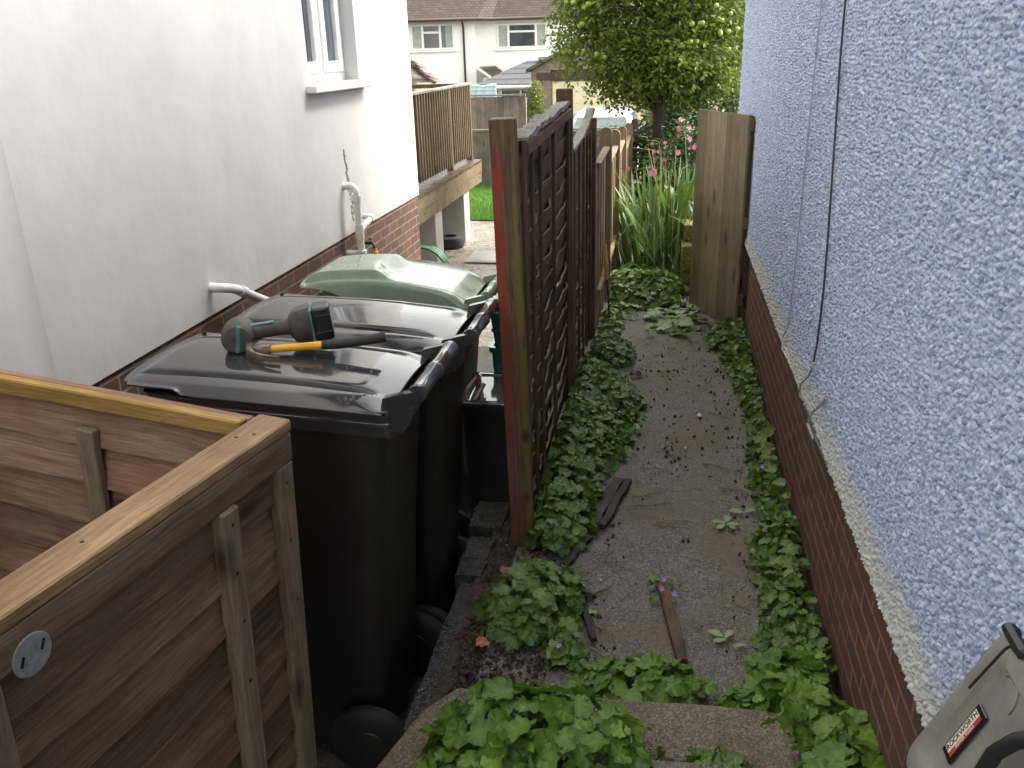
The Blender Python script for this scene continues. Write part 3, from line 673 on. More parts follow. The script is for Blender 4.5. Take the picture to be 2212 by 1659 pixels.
b = MB(); b.box((-0.045, -0.86, zt - 0.016), (0.094, 1.74, 0.032), bev=0.004); b.build('capping', M['wood_cap'], pa)
b = MB(); b.box((-0.010, -0.86, zt - 0.072), (0.024, 1.73, 0.078), bev=0.003); b.build('top_rail', M['wood_lap'], pa)
b = MB(); b.box((-0.012, -0.034, 0.62), (0.030, 0.070, 2 * (zt - 0.112 - 0.62)), bev=0.003); b.build('stile', M['wood_batten'], pa)
b = MB(); b.box((-0.006, -0.268, 0.62), (0.038, 0.062, 2 * (zt - 0.112 - 0.62)), bev=0.004); b.build('batten', M['wood_batten'], pa)
b = MB(); b.box((-0.008, -0.90, 0.62), (0.034, 0.046, 2 * (zt - 0.112 - 0.62)), bev=0.004); b.build('batten', M['wood_batten'], pa)
pa.rotation_euler = (0, LEAN, ANG); pa.location = V((CX, CY, 0)) - Matrix.Rotation(ANG, 3, 'Z') @ V((CZ * math.sin(LEAN), 0, 0))
M['galv'] = m_plain('galvanised_disc', (0.27, 0.275, 0.265), 0.55, 0.3, 60, 0.001, 120, metal=0.25)
dy = -0.8566 * S9; dz = 2.1 - (2.1 - 1.093) * S9
b = MB(); b.lathe([(0.040, 0), (0.041, 0.0015), (0.039, 0.003), (0.01, 0.0028)], (0.002, dy, dz - 0.003), 'X', 32); dsc = b.build('metal_disc', M['galv'], pa, smooth=30)
for s in (-1, 1): b = MB(); b.box((0.0058, dy + s * 0.022, dz + s * 0.004), (0.002, 0.004, 0.020), rot=(R(-25), 0, 0)); b.build('staple', M['iron'], dsc)
for (yy, zz) in ((-.268, zt - .15), (-.272, zt - .28), (-.266, zt - .42), (-.034, zt - .16), (-.038, zt - .33), (-.03, zt - .52), (-.27, zt - .60)):
    b = MB(); b.lathe([(.0045, 0), (.005, .0008), (.003, .0016)], (.014 if yy < -.1 else .004, yy, zz), 'X', 8); b.build('nail', M['iron'], pa)
for (xx, yy) in ((-.03, -.10), (-.06, -.13), (-.05, -.62)):
    b = MB(); b.lathe([(.0045, 0), (.005, .0008), (.003, .0016)], (xx, yy, zt - .0005), 'Z', 8); b.build('nail', M['iron'], pa)
pb = thing('lap_fence', 'reddish lap board panel with a yellow top rail meeting the brown panel at the corner', 'fence panel', (CX, CY, 0.0), ANG, local=True)
LB = 1.35
b = MB(); lap_rows(b, 'X', LB - 0.1, 0.20, zt - 0.03, 8, 5, -1); o = b.build('lap_boards', M['wood_lapx'], pb, smooth=30); o.location = (-0.095, -0.020, 0)
b = MB(); b.box((-0.10 - LB / 2, -0.050, zt - 0.022), (LB, 0.036, 0.046), rot=(0, R(-0.4), 0), bev=0.004, jit=0.003); b.build('top_rail', M['wood_yellow'], pb)
b = MB(); b.box((-0.10 - LB / 2, -0.012, zt - 0.030), (LB, 0.03, 0.05), bev=0.004); b.build('back_rail', M['wood_lapx'], pb)
b = MB(); b.box((-0.605, -0.068, 0.62), (0.062, 0.026, 2 * (zt - 0.10 - 0.62)), rot=(0, R(0.6), 0), bev=0.004); b.build('batten', M['wood_batten'], pb)
b = MB(); b.box((-1.25, -0.068, 0.62), (0.062, 0.026, 2 * (zt - 0.10 - 0.62)), bev=0.004); b.build('batten', M['wood_batten'], pb)
b = MB(); b.box((-0.118, -0.055, 0.62), (0.04, 0.04, 2 * (zt - 0.09 - 0.62)), bev=0.004); b.build('stile', M['wood_batten'], pb)

pb.rotation_euler = pa.rotation_euler; pb.location = pa.location
# ------------------------------------------------------------------ wheelie bins
def m_plastic(name, c, rough=0.25, streak=0.5, rscale=6, wet=True):
    t = NT(name); p = t.pos()
    n1 = t.noise(p, rscale, 5, 0.65); n2 = t.noise(p, 55, 4, 0.6)
    colr = t.ramp(n1, [(0.3, tuple(x * 0.8 for x in c)), (0.7, tuple(min(1, x * 1.25) for x in c))])
    rg = t.ramp(n1, [(0.40, rough * 0.45), (0.58, rough), (0.75, rough + 0.12)] if wet else [(0.3, rough - .04), (0.7, rough + .06)])
    v = t.n('ShaderNodeTexVoronoi', {'Vector': p, 'Scale': 70.0}).outputs['Distance']
    drops = t.math('MULTIPLY', t.ramp(v, [(0.0, 1.0), (0.28, 0.0)]), t.ramp(t.noise(p, 7, 3), [(0.5, 0.0), (0.62, 1.0)]))
    h = t.math('ADD', t.math('MULTIPLY', n2, 0.15), t.math('MULTIPLY', drops, 0.8 if wet else 0.0))
    t.bsdf(colr, rg, t.bump(h, 0.0015, 0.8), spec=0.5, coat=0.35 if wet else 0.0, coat_rough=0.04); return t.m
M['black_lid'] = m_plastic('black_lid_plastic', (0.034, 0.034, 0.037), 0.15)
M['black_body'] = m_plastic('black_bin_plastic', (0.017, 0.0155, 0.0145), 0.42, wet=False)
M['rubber'] = m_plain('black_rubber', (0.012, 0.012, 0.012), 0.6, 0.2)
M['green_lid'] = m_plastic('green_lid_plastic', (0.215, 0.285, 0.205), 0.24)
M['green_body'] = m_plastic('green_bin_plastic', (0.045, 0.09, 0.05), 0.38, wet=False)
BW, X0, X1 = 0.50, -1.585, -0.768          # width, front rim, rear rim (x), near side is y = 0
def lift(x): return 0.045 * (X1 - x) / (X1 - X0)
def make_bin(name, label, base, lidm, bodym, style):
    root = thing(name, label, 'wheelie bin', base, 0, 'wheelie bins in a row along the white house', local=True)
    zs = lambda x, y: lift(x)
    b = MB()
    b.loft([rect_ring(-1.40, -0.92, 0.045, BW - 0.045, -0.235, .05), rect_ring(-1.43, -0.91, 0.035, BW - 0.035, -0.195, .06), rect_ring(-1.49, -0.865, 0.025, BW - 0.025, 0.50, .06, zs=lambda x, y: .5 * lift(x)),
            rect_ring(-1.545, -0.815, 0.018, BW - 0.018, 1.02, .055, zs=zs), rect_ring(-1.55, -0.805, 0.014, BW - 0.014, 1.075, .05, zs=zs)])
    b.build('body', bodym, root, smooth=35)
    b = MB()
    q = lambda d, z: rect_ring(X0 - d, X1 + d, -d, BW + d, z, .045 + d, zs=zs)
    b.loft([q(-0.016, 1.024), q(0, 1.026), q(0.003, 1.054), q(0.003, 1.062), q(0.011, 1.064), q(0.011, 1.074), q(0.002, 1.081), q(0.002, 1.091), q(0.010, 1.092), q(0.010, 1.101), q(-0.012, 1.103)])
    for s in (0.012, BW - 0.012):       # hinge lugs behind the rim
        b.prism([(X1 - 0.03, s - 0.009, 1.05), (X1 + 0.02, s - 0.009, 1.046), (X1 + 0.042, s - 0.009, 1.075), (X1 + 0.045, s - 0.009, 1.13), (X1 + 0.02, s - 0.009, 1.15), (X1 - 0.03, s - 0.009, 1.12)], (0, 0.018, 0))
    b.build('rim', lidm, root, smooth=30)
    # lid: a moulded shell with a raised centre, side grooves and a lip at the front
    LX0, LX1 = -1.675, -0.785
    def sm(a, b_, x): t = min(1, max(0, (x - a) / (b_ - a))); return t * t * (3 - 2 * t)
    VS = [-1.0, -0.995, -0.97, -0.93, -0.905, -0.89, -0.82, -0.75, -0.73, -0.69, -0.67, -0.65, -0.635, -0.615, -0.60, -0.50, -0.25, 0.0]
    VS = VS + [-v for v in VS[-2::-1]]
    US = [0, .015, .04, .07, .10, .13, .17, .22, .28, .34, .40, .46, .52, .56, .58, .60, .64, .70, .73, .74, .75, .765, .78, .82, .86, .90, .93, .955, .975, .99, 1.0]
    def zlid(u, v):
        x = LX1 + (LX0 - LX1) * u; a = abs(v)
        skirt = 1.132 + lift(x)
        if style == 'black':
            crown = 1.148 + 0.020 * sm(0.0, 0.13, u) + 0.014 * math.sin(math.pi * min(1, u * 1.05)) - 0.030 * sm(0.90, 1.0, u)
            top = crown + lift(x) + 0.010 * (1 - (a / 0.62) ** 2 if a < 0.62 else 0)
            gz = sm(0.07, 0.13, u) * (1 - sm(0.90, 0.96, u))            # where the groove runs
            if a <= 0.60: z = top
            elif a <= 0.74: z = top - 0.026 * gz * sm(0.60, 0.64, a) * (1 - 0.75 * sm(0.68, 0.74, a))
            elif a <= 0.90: z = top - 0.0065 * gz - 0.010 * ((a - 0.74) / 0.16) ** 2
            elif a < 1.0: z = top - 0.0065 * gz - 0.010 + (skirt - top + 0.0165) * ((a - 0.90) / 0.10) ** 1.1
            else: z = skirt
            if u > 0.735: skirt2 = skirt + 0.020 * sm(0.735, 0.765, u)
            else: skirt2 = skirt
            return max(z, skirt2) - 0.024
        rp = sm(0.42, 0.47, u - 0.12 * (1 - a))                          # shield-shaped raised front half
        crown = 1.150 + 0.030 * sm(0.0, 0.12, u) + 0.050 * math.sin(math.pi * min(1, u)) - 0.045 * sm(0.88, 1.0, u)
        top = crown + lift(x) + 0.046 * rp * (1 - sm(0.68, 0.74, a))
        if a > 0.74: top += -0.004 + 0.016 * sm(0.86, 0.93, a) * sm(.05, .15, u)       # upturned side flange
        skirt2 = skirt + 0.050 * sm(0.60, 0.82, u) * math.sin(math.pi * min(1, max(0, (u - .6) / .4)) * .6)
        if a < 0.96: z = top
        else: z = top + (skirt2 - top) * ((a - 0.96) / 0.04)
        return max(z, skirt2) - 0.024
    rows = []
    for u in US:
        narrow = 1.0 - 0.10 * sm(0.93, 1.0, u) ** 2 - 0.05 * sm(0.03, 0.0, u)
        x = LX1 + (LX0 - LX1) * u
        rows.append([V((x + (0.03 * (abs(v) ** 3) if u > .97 else 0), BW / 2 + v * narrow * (BW / 2 + 0.012), zlid(u, v))) for v in VS])
    b = MB(); nv = len(VS)
    vs = [p for r in rows for p in r]
    fs = [(i * nv + j, (i + 1) * nv + j, (i + 1) * nv + j + 1, i * nv + j + 1) for i in range(len(US) - 1) for j in range(nv - 1)]
    b.add(vs, fs)
    lid = b.build('lid', lidm, root, smooth=180)
    md = lid.modifiers.new('sub', 'SUBSURF'); md.levels = 2; md.render_levels = 2
    md = lid.modifiers.new('shell', 'SOLIDIFY'); md.thickness = 0.006; md.offset = -1
    lid['_local'] = 1
    # lid edge bead along both sides, hinge arms and the handle bar
    b = MB()
    for s in (-0.010, BW + 0.010):
        b = MB(); b.tube([(LX1 - 0.02, s, 1.106 + lift(LX1)), (LX1 + (LX0 - LX1) * .70, s, 1.106 + lift(LX1 + (LX0 - LX1) * .70))], 0.006, 6)
        b.build('edge_bead', lidm, lid, smooth=60)
    hx, hz = -0.705, 1.160
    for s, w in ((0.026, 0.030), (BW - 0.026, 0.030)):
        b = MB(); k = 0 if w > .02 else 0.012
        b.prism([(LX1 - 0.03, s - w / 2, 1.110), (hx, s - w / 2, hz - 0.026 + k), (hx + 0.012, s - w / 2, hz - 0.01), (hx - 0.005, s - w / 2, hz + 0.016 - k), (LX1 - 0.02, s - w / 2, 1.152 - k)], (0, w, 0))
        b.build('hinge_arm', lidm, lid, smooth=30)
    for hx2, hz2 in ((-0.755, 1.128), (-0.735, 1.122)):
        b = MB(); b.tube([(hx2, 0.04, hz2), (hx2, BW - 0.04, hz2)], 0.006, 8); b.build('hinge_pin', lidm, lid, smooth=60)
    b = MB()
    H2 = BW - 0.07
    prof = [(0.004, 0.0), (0.027, 0.002), (0.030, 0.010), (0.026, 0.028), (0.025, H2 / 2 - 0.035), (0.0285, H2 / 2 - 0.03), (0.0285, H2 / 2 + 0.02), (0.025, H2 / 2 + 0.025), (0.026, H2 - 0.030), (0.030, H2 - 0.012), (0.027, H2 - 0.002), (0.004, H2)]
    b.lathe(prof, (hx, 0.035, hz), 'Y', 20); b.build('handle', lidm, lid, smooth=40)
    for s in (-0.022, BW + 0.022):
        b = MB(); sg = -1 if s < 0 else 1
        prof = [(0.03, -0.028), (0.090, -0.026), (0.130, -0.023), (0.148, -0.012), (0.148, 0.012), (0.130, 0.022), (0.09, 0.026), (0.03, 0.028)]
        b.lathe(prof, (-0.940, s, -0.135), 'Y', 36); w = b.build('wheel', M['rubber'], root, smooth=40); w['_local'] = 1
        b = MB(); b.lathe([(0.02, -0.035), (0.06, -0.031), (0.065, -0.024)][::1], (-0.940, s, -0.135), 'Y', 24); b.build('hub', bodym, w, smooth=40)
    b = MB(); b.tube([(-0.940, -0.03, -0.135), (-0.940, BW + 0.03, -0.135)], 0.012, 10); b.build('axle', M['iron'], root)
    return root
bin1 = make_bin('wheelie_bin', 'black wheelie bin nearest the camera with the hammer lying on its lid', (0, 2.235, 0.0), M['black_lid'], M['black_body'], 'black')
bin2 = make_bin('wheelie_bin', 'black wheelie bin between the bin with tools and the green bin', (0.025, 2.85, -0.02), M['black_lid'], M['black_body'], 'black')
bin3 = make_bin('wheelie_bin', 'wheelie bin with a pale green domed lid behind the two black ones', (-0.135, 3.90, -0.165), M['green_lid'], M['green_body'], 'green')

# recycling boxes beside the bins
M['crate_green'] = m_plastic('green_crate_plastic', (0.012, 0.105, 0.075), 0.3)
M['box_lid'] = m_plastic('wet_box_lid', (0.06, 0.06, 0.06), 0.08)
def open_box(name, label, cat, lo, hi, mat, ribs=(), group=None, lid=None):
    x0, y0, z0 = lo; x1, y1, z1 = hi; t = 0.012
    root = thing(name, label, cat, ((x0 + x1) / 2, (y0 + y1) / 2, z0), 0, group)
    b = MB(); dz = z1 - z0; tp = 0.02
    rr = lambda d, z: rect_ring(x0 + d, x1 - d, y0 + d, y1 - d, z, .025, 4)
    b.loft([rr(tp, z0), rr(0.004, z1 - 0.03), rr(0.0, z1 - 0.03), rr(-0.008, z1 - 0.028), rr(-0.008, z1), rr(t, z1), rr(t + tp, z0 + 0.01)])
    b.build('tub', mat, root, smooth=30)
    b = MB()
    for f in ribs:
        z = z0 + dz * f; d = tp * (1 - f) - 0.006
        b.loft([rr(d + 0.004, z - 0.006), rr(d, z - 0.004), rr(d, z + 0.006), rr(d + 0.004, z + 0.008)])
    if ribs: b.build('rib', mat, root, smooth=30)
    if lid:
        b = MB(); b.loft([rr(-0.012, z1 + 0.002), rr(-0.014, z1 + 0.02), rr(-0.004, z1 + 0.024), rr(0.02, z1 + 0.024), rr(0.03, z1 + 0.016)]); b.build('lid', lid, root, smooth=30)
        M.setdefault('clip', m_plain('brown_clip_plastic', (0.16, 0.12, 0.11), 0.25, 0.1))
        b = MB(); b.tube([(x0 + 0.035, y0 + 0.02, z1 + 0.03), (x0 + 0.035, y0 + 0.03, z1 + 0.075), (x0 + 0.05, y0 + 0.16, z1 + 0.085), (x0 + 0.055, y0 + 0.17, z1 + 0.03)], 0.011, 8)
        b.tube([(x0 + 0.075, y0 + 0.0, z1 + 0.028), (x0 + 0.09, y0 + 0.15, z1 + 0.055)], 0.010, 8); b.build('clip', M['clip'], root, smooth=50)
    return root
open_box('recycling_box', 'black recycling box with a wet shiny lid beside the second black bin', 'recycling box', (-0.93, 3.66, -0.28), (-0.63, 4.06, 0.535), M['black_body'], (), None, M['box_lid'])
open_box('recycling_crate', 'lower green recycling crate stacked behind the black box with the wet lid', 'recycling crate', (-0.86, 4.08, 0.20), (-0.62, 4.50, 0.69), M['crate_green'], (0.35, 0.70), 'stacked green crates')
open_box('recycling_crate', 'green recycling crate on top of the crate stack beside the fence', 'recycling crate', (-0.86, 4.075, 0.691), (-0.62, 4.505, 0.875), M['crate_green'], (0.45,), 'stacked green crates')
open_box('recycling_crate', 'dark crate at the bottom of the green crate stack', 'recycling crate', (-0.86, 4.09, -0.34), (-0.63, 4.50, 0.19), M['black_body'], (0.5,), 'stacked green crates')

# ------------------------------------------------------------------ tools lying on the first bin
M['steel'] = m_plain('worn_steel', (0.20, 0.165, 0.135), 0.45, 0.4, 30, 0.001, 150, metal=0.7)
M['grip'] = m_plain('black_rubber_grip', (0.022, 0.024, 0.022), 0.7, 0.35, 40, 0.001, 200)
M['yel_handle'] = m_plain('yellow_handle', (0.75, 0.36, 0.02), 0.35, 0.12, 20)
LZ = 1.184          # height of the lid under the tools
hm = thing('claw_hammer', 'claw hammer with yellow neck and black grip lying on the black lid', 'hammer', (-1.195, 2.465, LZ), 0, local=True)
P = lambda x, y, z: V((x + 1.23, y - 2.48, z - LZ))
hd = V((-1.335, 2.472, LZ + 0.036))
b = MB()   # shaft: yellow neck then rubber grip rising slightly to the tail
ax = [V((-1.205 - 0.115, 2.487, LZ + .028)), V((-1.23, 2.502, LZ + .034)), V((-1.16, 2.517, LZ + .037)), V((-1.12, 2.527, LZ + 0.038))]
ax = [p + V((1.23, -2.48, -LZ)) for p in ax]
b.tube(ax, [0.013, 0.0125, 0.0135, 0.0145], 14); b.build('shaft', M['yel_handle'], hm, smooth=50)
gx = [V((-1.125, 2.526, LZ + 0.038)), V((-1.08, 2.537, LZ + 0.039)), V((-1.02, 2.552, LZ + 0.043)), V((-0.965, 2.567, LZ + 0.050)), V((-0.925, 2.580, LZ + 0.056))]
gx = [p + V((1.23, -2.48, -LZ)) for p in gx]
b = MB(); b.tube(gx, [0.015, 0.0165, 0.0155, 0.0165, 0.0175], 14); b.build('grip', M['grip'], hm, smooth=50)
b = MB()
# striking head behind, claw curling forward and round under the neck: swept box sections
cp = [(-1.385, 2.575, 0.042, .017, .017), (-1.385, 2.545, 0.042, .017, .017), (-1.380, 2.535, 0.041, .012, .012), (-1.372, 2.51, 0.038, .015, .016), (-1.362, 2.487, 0.034, .015, .018), (-1.345, 2.452, 0.027, .012, .020), (-1.318, 2.428, 0.021, .008, .021), (-1.285, 2.416, 0.018, .006, .021)]
rings = []
for i, (x, y, z, t, h) in enumerate(cp):
    a = V(cp[min(i + 1, len(cp) - 1)][:2]); c0 = V(cp[max(i - 1, 0)][:2]); d = (a - c0).normalized(); n = V((-d.y, d.x, 0))
    c = V((x + 1.23, y - 2.48, z))
    rings.append([c + n * t * cx + V((0, 0, h * cz)) for cx, cz in ((-1, -.6), (-.6, -1), (.6, -1), (1, -.6), (1, .6), (.6, 1), (-.6, 1), (-1, .6))])
b.loft(rings)
for s in (-1, 1):   # two claw prongs with a gap
    c = [(-1.287, 2.417, 0.018 + s * .013), (-1.25, 2.409, 0.017 + s * .0135), (-1.222, 2.407, 0.0165 + s * .014)]
    rr = []
    for k, (x, y, z) in enumerate(c):
        q = V((x + 1.23, y - 2.48, z)); t = (.006, .0045, .002)[k]; h = .0075
        rr.append([q + V((0, -t, -h)), q + V((0, t, -h)), q + V((0, t, h)), q + V((0, -t, h))])
    b.loft(rr)
b.box((-1.322 + 1.23, 2.487 - 2.48, 0.029), (0.07, 0.034, 0.034), rot=(0, R(-3), R(14)), bev=0.004)
b.build('head', M['steel'], hm, smooth=45)

M['tool_dark'] = m_plain('dirty_tool_body', (0.060, 0.055, 0.046), 0.65, 0.45, 26, 0.0015, 90)
M['tool_teal'] = m_plain('teal_tool_trim', (0.085, 0.20, 0.19), 0.55, 0.3, 30)
M['battery'] = m_plain('black_battery', (0.012, 0.012, 0.014), 0.32, 0.3, 30)
dr = thing('cordless_drill', 'muddy cordless drill with teal trim and black battery lying on the black lid', 'cordless drill', (-1.405, 2.575, LZ), 0, local=True); dr.scale = (1.2, 1.2, 1.2)
O = V((-1.42, 2.60, LZ))
def at(x, y, z): return V((x, y, z)) - O
mc = at(-1.405, 2.56, LZ + 0.050)
dirx = (at(-1.14, 2.665, LZ + 0.075) - mc); dl = dirx.length; dx = dirx.normalized()
my = (V((0, 1, 0)) - dx * dx.y).normalized()          # motor axis, towards the far side
mz = dx.cross(my)
fr = Matrix((dx, my, mz)).transposed()
b = MB(); b.lathe([(0.018, -0.060), (0.036, -0.057), (0.043, -0.046), (0.045, -0.02), (0.044, 0.03), (0.040, 0.055), (0.030, 0.085), (0.020, 0.10), (0.018, 0.13), (0.010, 0.135)], mc, 'Y', 28, rot=fr)
b.build('motor_housing', M['tool_dark'], dr, smooth=40)
b = MB(); b.box(mc + fr @ V((0.004, -0.055, 0)), (0.014, 0.016, 0.076), rot=fr @ Matrix.Rotation(R(12), 3, 'Y'), bev=0.004); b.build('trim_stripe', M['tool_teal'], dr)
b = MB(); hp = [(0.025, 0.021), (0.05, 0.020), (0.085, 0.0185), (0.12, 0.0195), (0.15, 0.023)]
b.loft([[mc + fr @ V((d, r * 1.0 * math.cos(t), r * 1.1 * math.sin(t))) for t in [2 * math.pi * k / 16 for k in range(16)]] for d, r in hp]); b.build('grip', M['tool_dark'], dr, smooth=50)
b = MB(); b.box(mc + fr @ V((0.065, 0, 0.0205)), (0.07, 0.02, 0.006), rot=fr, bev=0.002); b.build('grip_trim', M['tool_teal'], dr)
b = MB()
sec = [(0.140, 0.028, 0.026), (0.152, 0.042, 0.040), (0.172, 0.050, 0.048), (0.195, 0.050, 0.050), (0.200, 0.048, 0.048)]
b.loft([[mc + fr @ V((d, a * cx, c * cz)) for cx, cz in ((-1, -.55), (-.6, -1), (.6, -1), (1, -.55), (1, .55), (.6, 1), (-.6, 1), (-1, .55))] for d, a, c in sec]); b.build('foot', M['tool_dark'], dr, smooth=40)
b = MB(); b.box(mc + fr @ V((0.203, 0, 0)), (0.008, 0.094, 0.092), rot=fr, bev=0.003); b.build('foot_trim', M['tool_teal'], dr)
b = MB(); b.box(mc + fr @ V((0.232, 0, 0)), (0.052, 0.090, 0.094), rot=fr, bev=0.006)
for z in (-.022, .025): b.box(mc + fr @ V((0.234, -0.004, z)), (0.046, 0.092, 0.005), rot=fr, bev=0.001)
b.build('battery', M['battery'], dr, smooth=40)
b = MB(); b.tube([mc + fr @ V((0.19, -0.03, -0.050)), mc + fr @ V((0.24, -0.04, -0.056)), mc + fr @ V((0.26, -0.03, -0.05))], 0.002, 6); b.build('belt_clip', M['iron'], dr)

# ------------------------------------------------------------------ grey tool case leaning on the blue house
M['case'] = m_plain('grubby_grey_plastic', (0.205, 0.20, 0.178), 0.45, 0.22, 9, 0.0015, 60)
M['black_p'] = m_plain('black_plastic', (0.015, 0.016, 0.02), 0.4, 0.2)
top, bot = V((0.600, 1.363, 1.128)), V((0.494, 1.363, 0.876))
tc = thing('tool_case', 'scuffed grey plastic power tool case leaning against the blue wall at lower right', 'tool case', tuple(bot), 0, local=True)
ud = (top - bot).normalized()                 # up the slope
yd = V((0, -1, 0))                            # towards the camera
nd = ud.cross(V((0, 1, 0))).normalized()
if nd.x > 0: nd = -nd
fr = Matrix((yd, ud, nd)).transposed()
Q = lambda a, u, n=0.0: fr @ V((a, u, n))
hgt = (top - bot).length + 0.03
def case_ring(d, n):
    x0, x1, y0, y1 = d, 0.46 - d, -0.045 + d, hgt - d; r = 0.035
    out = []
    for cx, cy, a0 in ((x1 - r, y1 - r, 0), (x0 + r, y1 - r, 90), (x0 + r, y0 + r, 180), (x1 - r, y0 + r, 270)):
        for i in range(5):
            a = R(a0 + 90 * i / 4); out.append(Q(cx + r * math.cos(a), cy + r * math.sin(a), n))
    return out
b = MB(); b.loft([case_ring(0.012, -0.075), case_ring(0.0, -0.066), case_ring(0.0, -0.043), case_ring(0.004, -0.041), case_ring(0.004, -0.036), case_ring(0.0, -0.034), case_ring(0.0, -0.010), case_ring(0.008, 0.0), case_ring(0.020, 0.0025), case_ring(0.046, 0.0025), case_ring(0.052, -0.004), case_ring(0.08, -0.004)])
b.build('shell', M['case'], tc, smooth=40)
b = MB(); b.tube([Q(0.037, 0.172, 0.002), Q(0.046, 0.275, 0.002), Q(0.052, 0.287, 0.002), Q(0.085, 0.290, 0.002)], 0.0035, 6); b.build('groove', M['black_p'], tc, smooth=60)
b = MB(); b.tube(arc(Q(0.105, 0.222, -0.003), 0.036, -10, 130, fr @ V((1, 0, 0)), fr @ V((0, 1, 0)), 12), 0.003, 6); b.build('moulding', M['case'], tc, smooth=60)
b = MB(); b.box(Q(0.052, hgt - 0.004, -0.012), (0.085, 0.022, 0.05), rot=fr, bev=0.007); b.box(Q(0.12, hgt + 0.012, -0.012), (0.09, 0.024, 0.035), rot=fr @ Matrix.Rotation(R(14), 3, 'Z'), bev=0.008); b.build('latch', M['black_p'], tc, smooth=30)
b = MB(); b.tube([Q(0.230, 0.08, 0.006), Q(0.212, 0.13, 0.020), Q(0.208, 0.18, 0.024), Q(0.220, 0.225, 0.020), Q(0.24, 0.26, 0.006)], 0.013, 10); b.build('handle', M['black_p'], tc, smooth=40)
# badge: long side runs up the slope
M['badge_black'] = m_plain('badge_black', (0.012, 0.012, 0.012), 0.3, 0.1); M['badge_cream'] = m_plain('badge_cream', (0.72, 0.68, 0.58), 0.4, 0.04); M['badge_red'] = m_plain('badge_red', (0.38, 0.045, 0.04), 0.4, 0.08)
LBa, LU0, LU1, LW = 0.079, 0.062, 0.178, 0.038
b = MB(); b.box(Q(LBa + LW / 2, (LU0 + LU1) / 2, 0.0005), (LW, LU1 - LU0, 0.005), rot=fr, bev=0.002); bd = b.build('badge', M['badge_black'], tc)
b = MB(); b.box(Q(LBa + 0.0135, (LU0 + LU1) / 2, 0.0031), (0.0165, LU1 - LU0 - 0.022, 0.0008), rot=fr); b.build('name_strip', M['badge_cream'], bd)
b = MB(); b.box(Q(LBa + 0.0270, (LU0 + LU1) / 2, 0.0031), (0.0100, LU1 - LU0 - 0.022, 0.0008), rot=fr); b.build('red_strip', M['badge_red'], bd)
def lettering(text, size, a, u, n, mat, parent, sx=1.0):
    cu = bpy.data.curves.new('text', 'FONT'); cu.body = text; cu.size = size; cu.align_x = 'CENTER'; cu.align_y = 'CENTER'; cu.extrude = 0.0003
    cu.offset = size * 0.012
    ob = bpy.data.objects.new('tmp', cu); col.objects.link(ob)
    dg = bpy.context.evaluated_depsgraph_get()
    me = bpy.data.meshes.new_from_object(ob.evaluated_get(dg)); bpy.data.objects.remove(ob)
    # letters read up the slope, their tops towards the far (+y) side
    T = Matrix((ud, -yd, nd)).transposed()
    if T.determinant() < 0: T = Matrix((ud, yd, nd)).transposed()
    me.transform(Matrix.Translation(Q(a, u, n)) @ T.to_4x4() @ Matrix.Diagonal((sx, 1, 1, 1)))
    me.materials.clear(); me.materials.append(mat)
    o = bpy.data.objects.new('lettering', me); col.objects.link(o); o.parent = parent; return o
lettering('ROCKWORTH', 0.0150, LBa + 0.0135, (LU0 + LU1) / 2, 0.0038, M['badge_black'], bd, 0.93)
lettering('POWER TOOLS', 0.0075, LBa + 0.0270, (LU0 + LU1) / 2, 0.0038, M['badge_cream'], bd, 1.05)
# the raised block the case stands on, just out of the bottom of the frame
b = MB(); b.span((0.462, 0.7, 0.0), (0.628, 1.36, 0.80))
tag(b.build('side_ledge', M['step']), kind='structure')

# ------------------------------------------------------------------ wood lying on the path
def plank(name, label, cat, p0, p1, w, t, mat, z=0.012, jag=0.004, group=None):
    a, c = V((p0[0], p0[1], z + t / 2)), V((p1[0], p1[1], z + t / 2)); d = c - a; n = V((-d.y, d.x, 0)).normalized()
    rings = []; N = 10; ph = rnd.uniform(0, 30)
    for i in range(N + 1):
        q = a + d * i / N + n * 0.012 * (fbm(i * .4 + ph, 1.0) - .5); ww = w / 2 * (0.8 + 0.4 * fbm(i * .5 + ph, 3.0)); tt = t / 2 * (0.75 + .5 * fbm(i * .6, ph))
        rings.append([q + n * -ww + V((0, 0, -tt)), q + n * ww + V((0, 0, -tt)), q + n * (ww + rnd.uniform(-jag, jag)) + V((0, 0, tt)), q + n * rnd.uniform(-.1, .1) * ww + V((0, 0, tt * 1.2 + rnd.uniform(0, jag))), q + n * -ww + V((0, 0, tt))])
    b = MB(); b.loft(rings); return tag(b.build(name, mat, smooth=35), label, cat, group)
M['bark'] = m_wood('rotten_wood', (0.03, 0.02, 0.015), (0.085, 0.058, 0.045), (0.17, 0.12, 0.09), 'Y', rough=0.8, stain=(0.22, 0.11, 0.05))
M['slate'] = m_wood('blackened_wood', (0.016, 0.013, 0.011), (0.038, 0.031, 0.026), (0.07, 0.06, 0.052), 'Y', rough=0.7, wet=.5)
plank('wood_splinter', 'reddish brown broken piece of rotten wood lying mid path', 'wood', (0.045, 3.07), (0.125, 2.59), 0.042, 0.026, M['bark'], 0.006, .007)
plank('old_plank', 'blackened plank lying at the path edge beside the long leafy strip', 'plank', (-0.135, 3.98), (-0.235, 3.50), 0.035, 0.022, M['slate'])
plank('old_plank', 'wider blackened plank pressed under the long leafy strip', 'plank', (-0.185, 3.98), (-0.285, 3.52), 0.055, 0.018, M['slate'], 0.014)
plank('old_plank', 'short dark plank end beside the foot of the painted post', 'plank', (-0.285, 3.40), (-0.375, 3.15), 0.035, 0.02, M['slate'])
plank('old_plank', 'thin dark strip of wood beside the leafy mound', 'plank', (-0.285, 2.92), (-0.205, 2.66), 0.025, 0.018, M['slate'], 0.02)
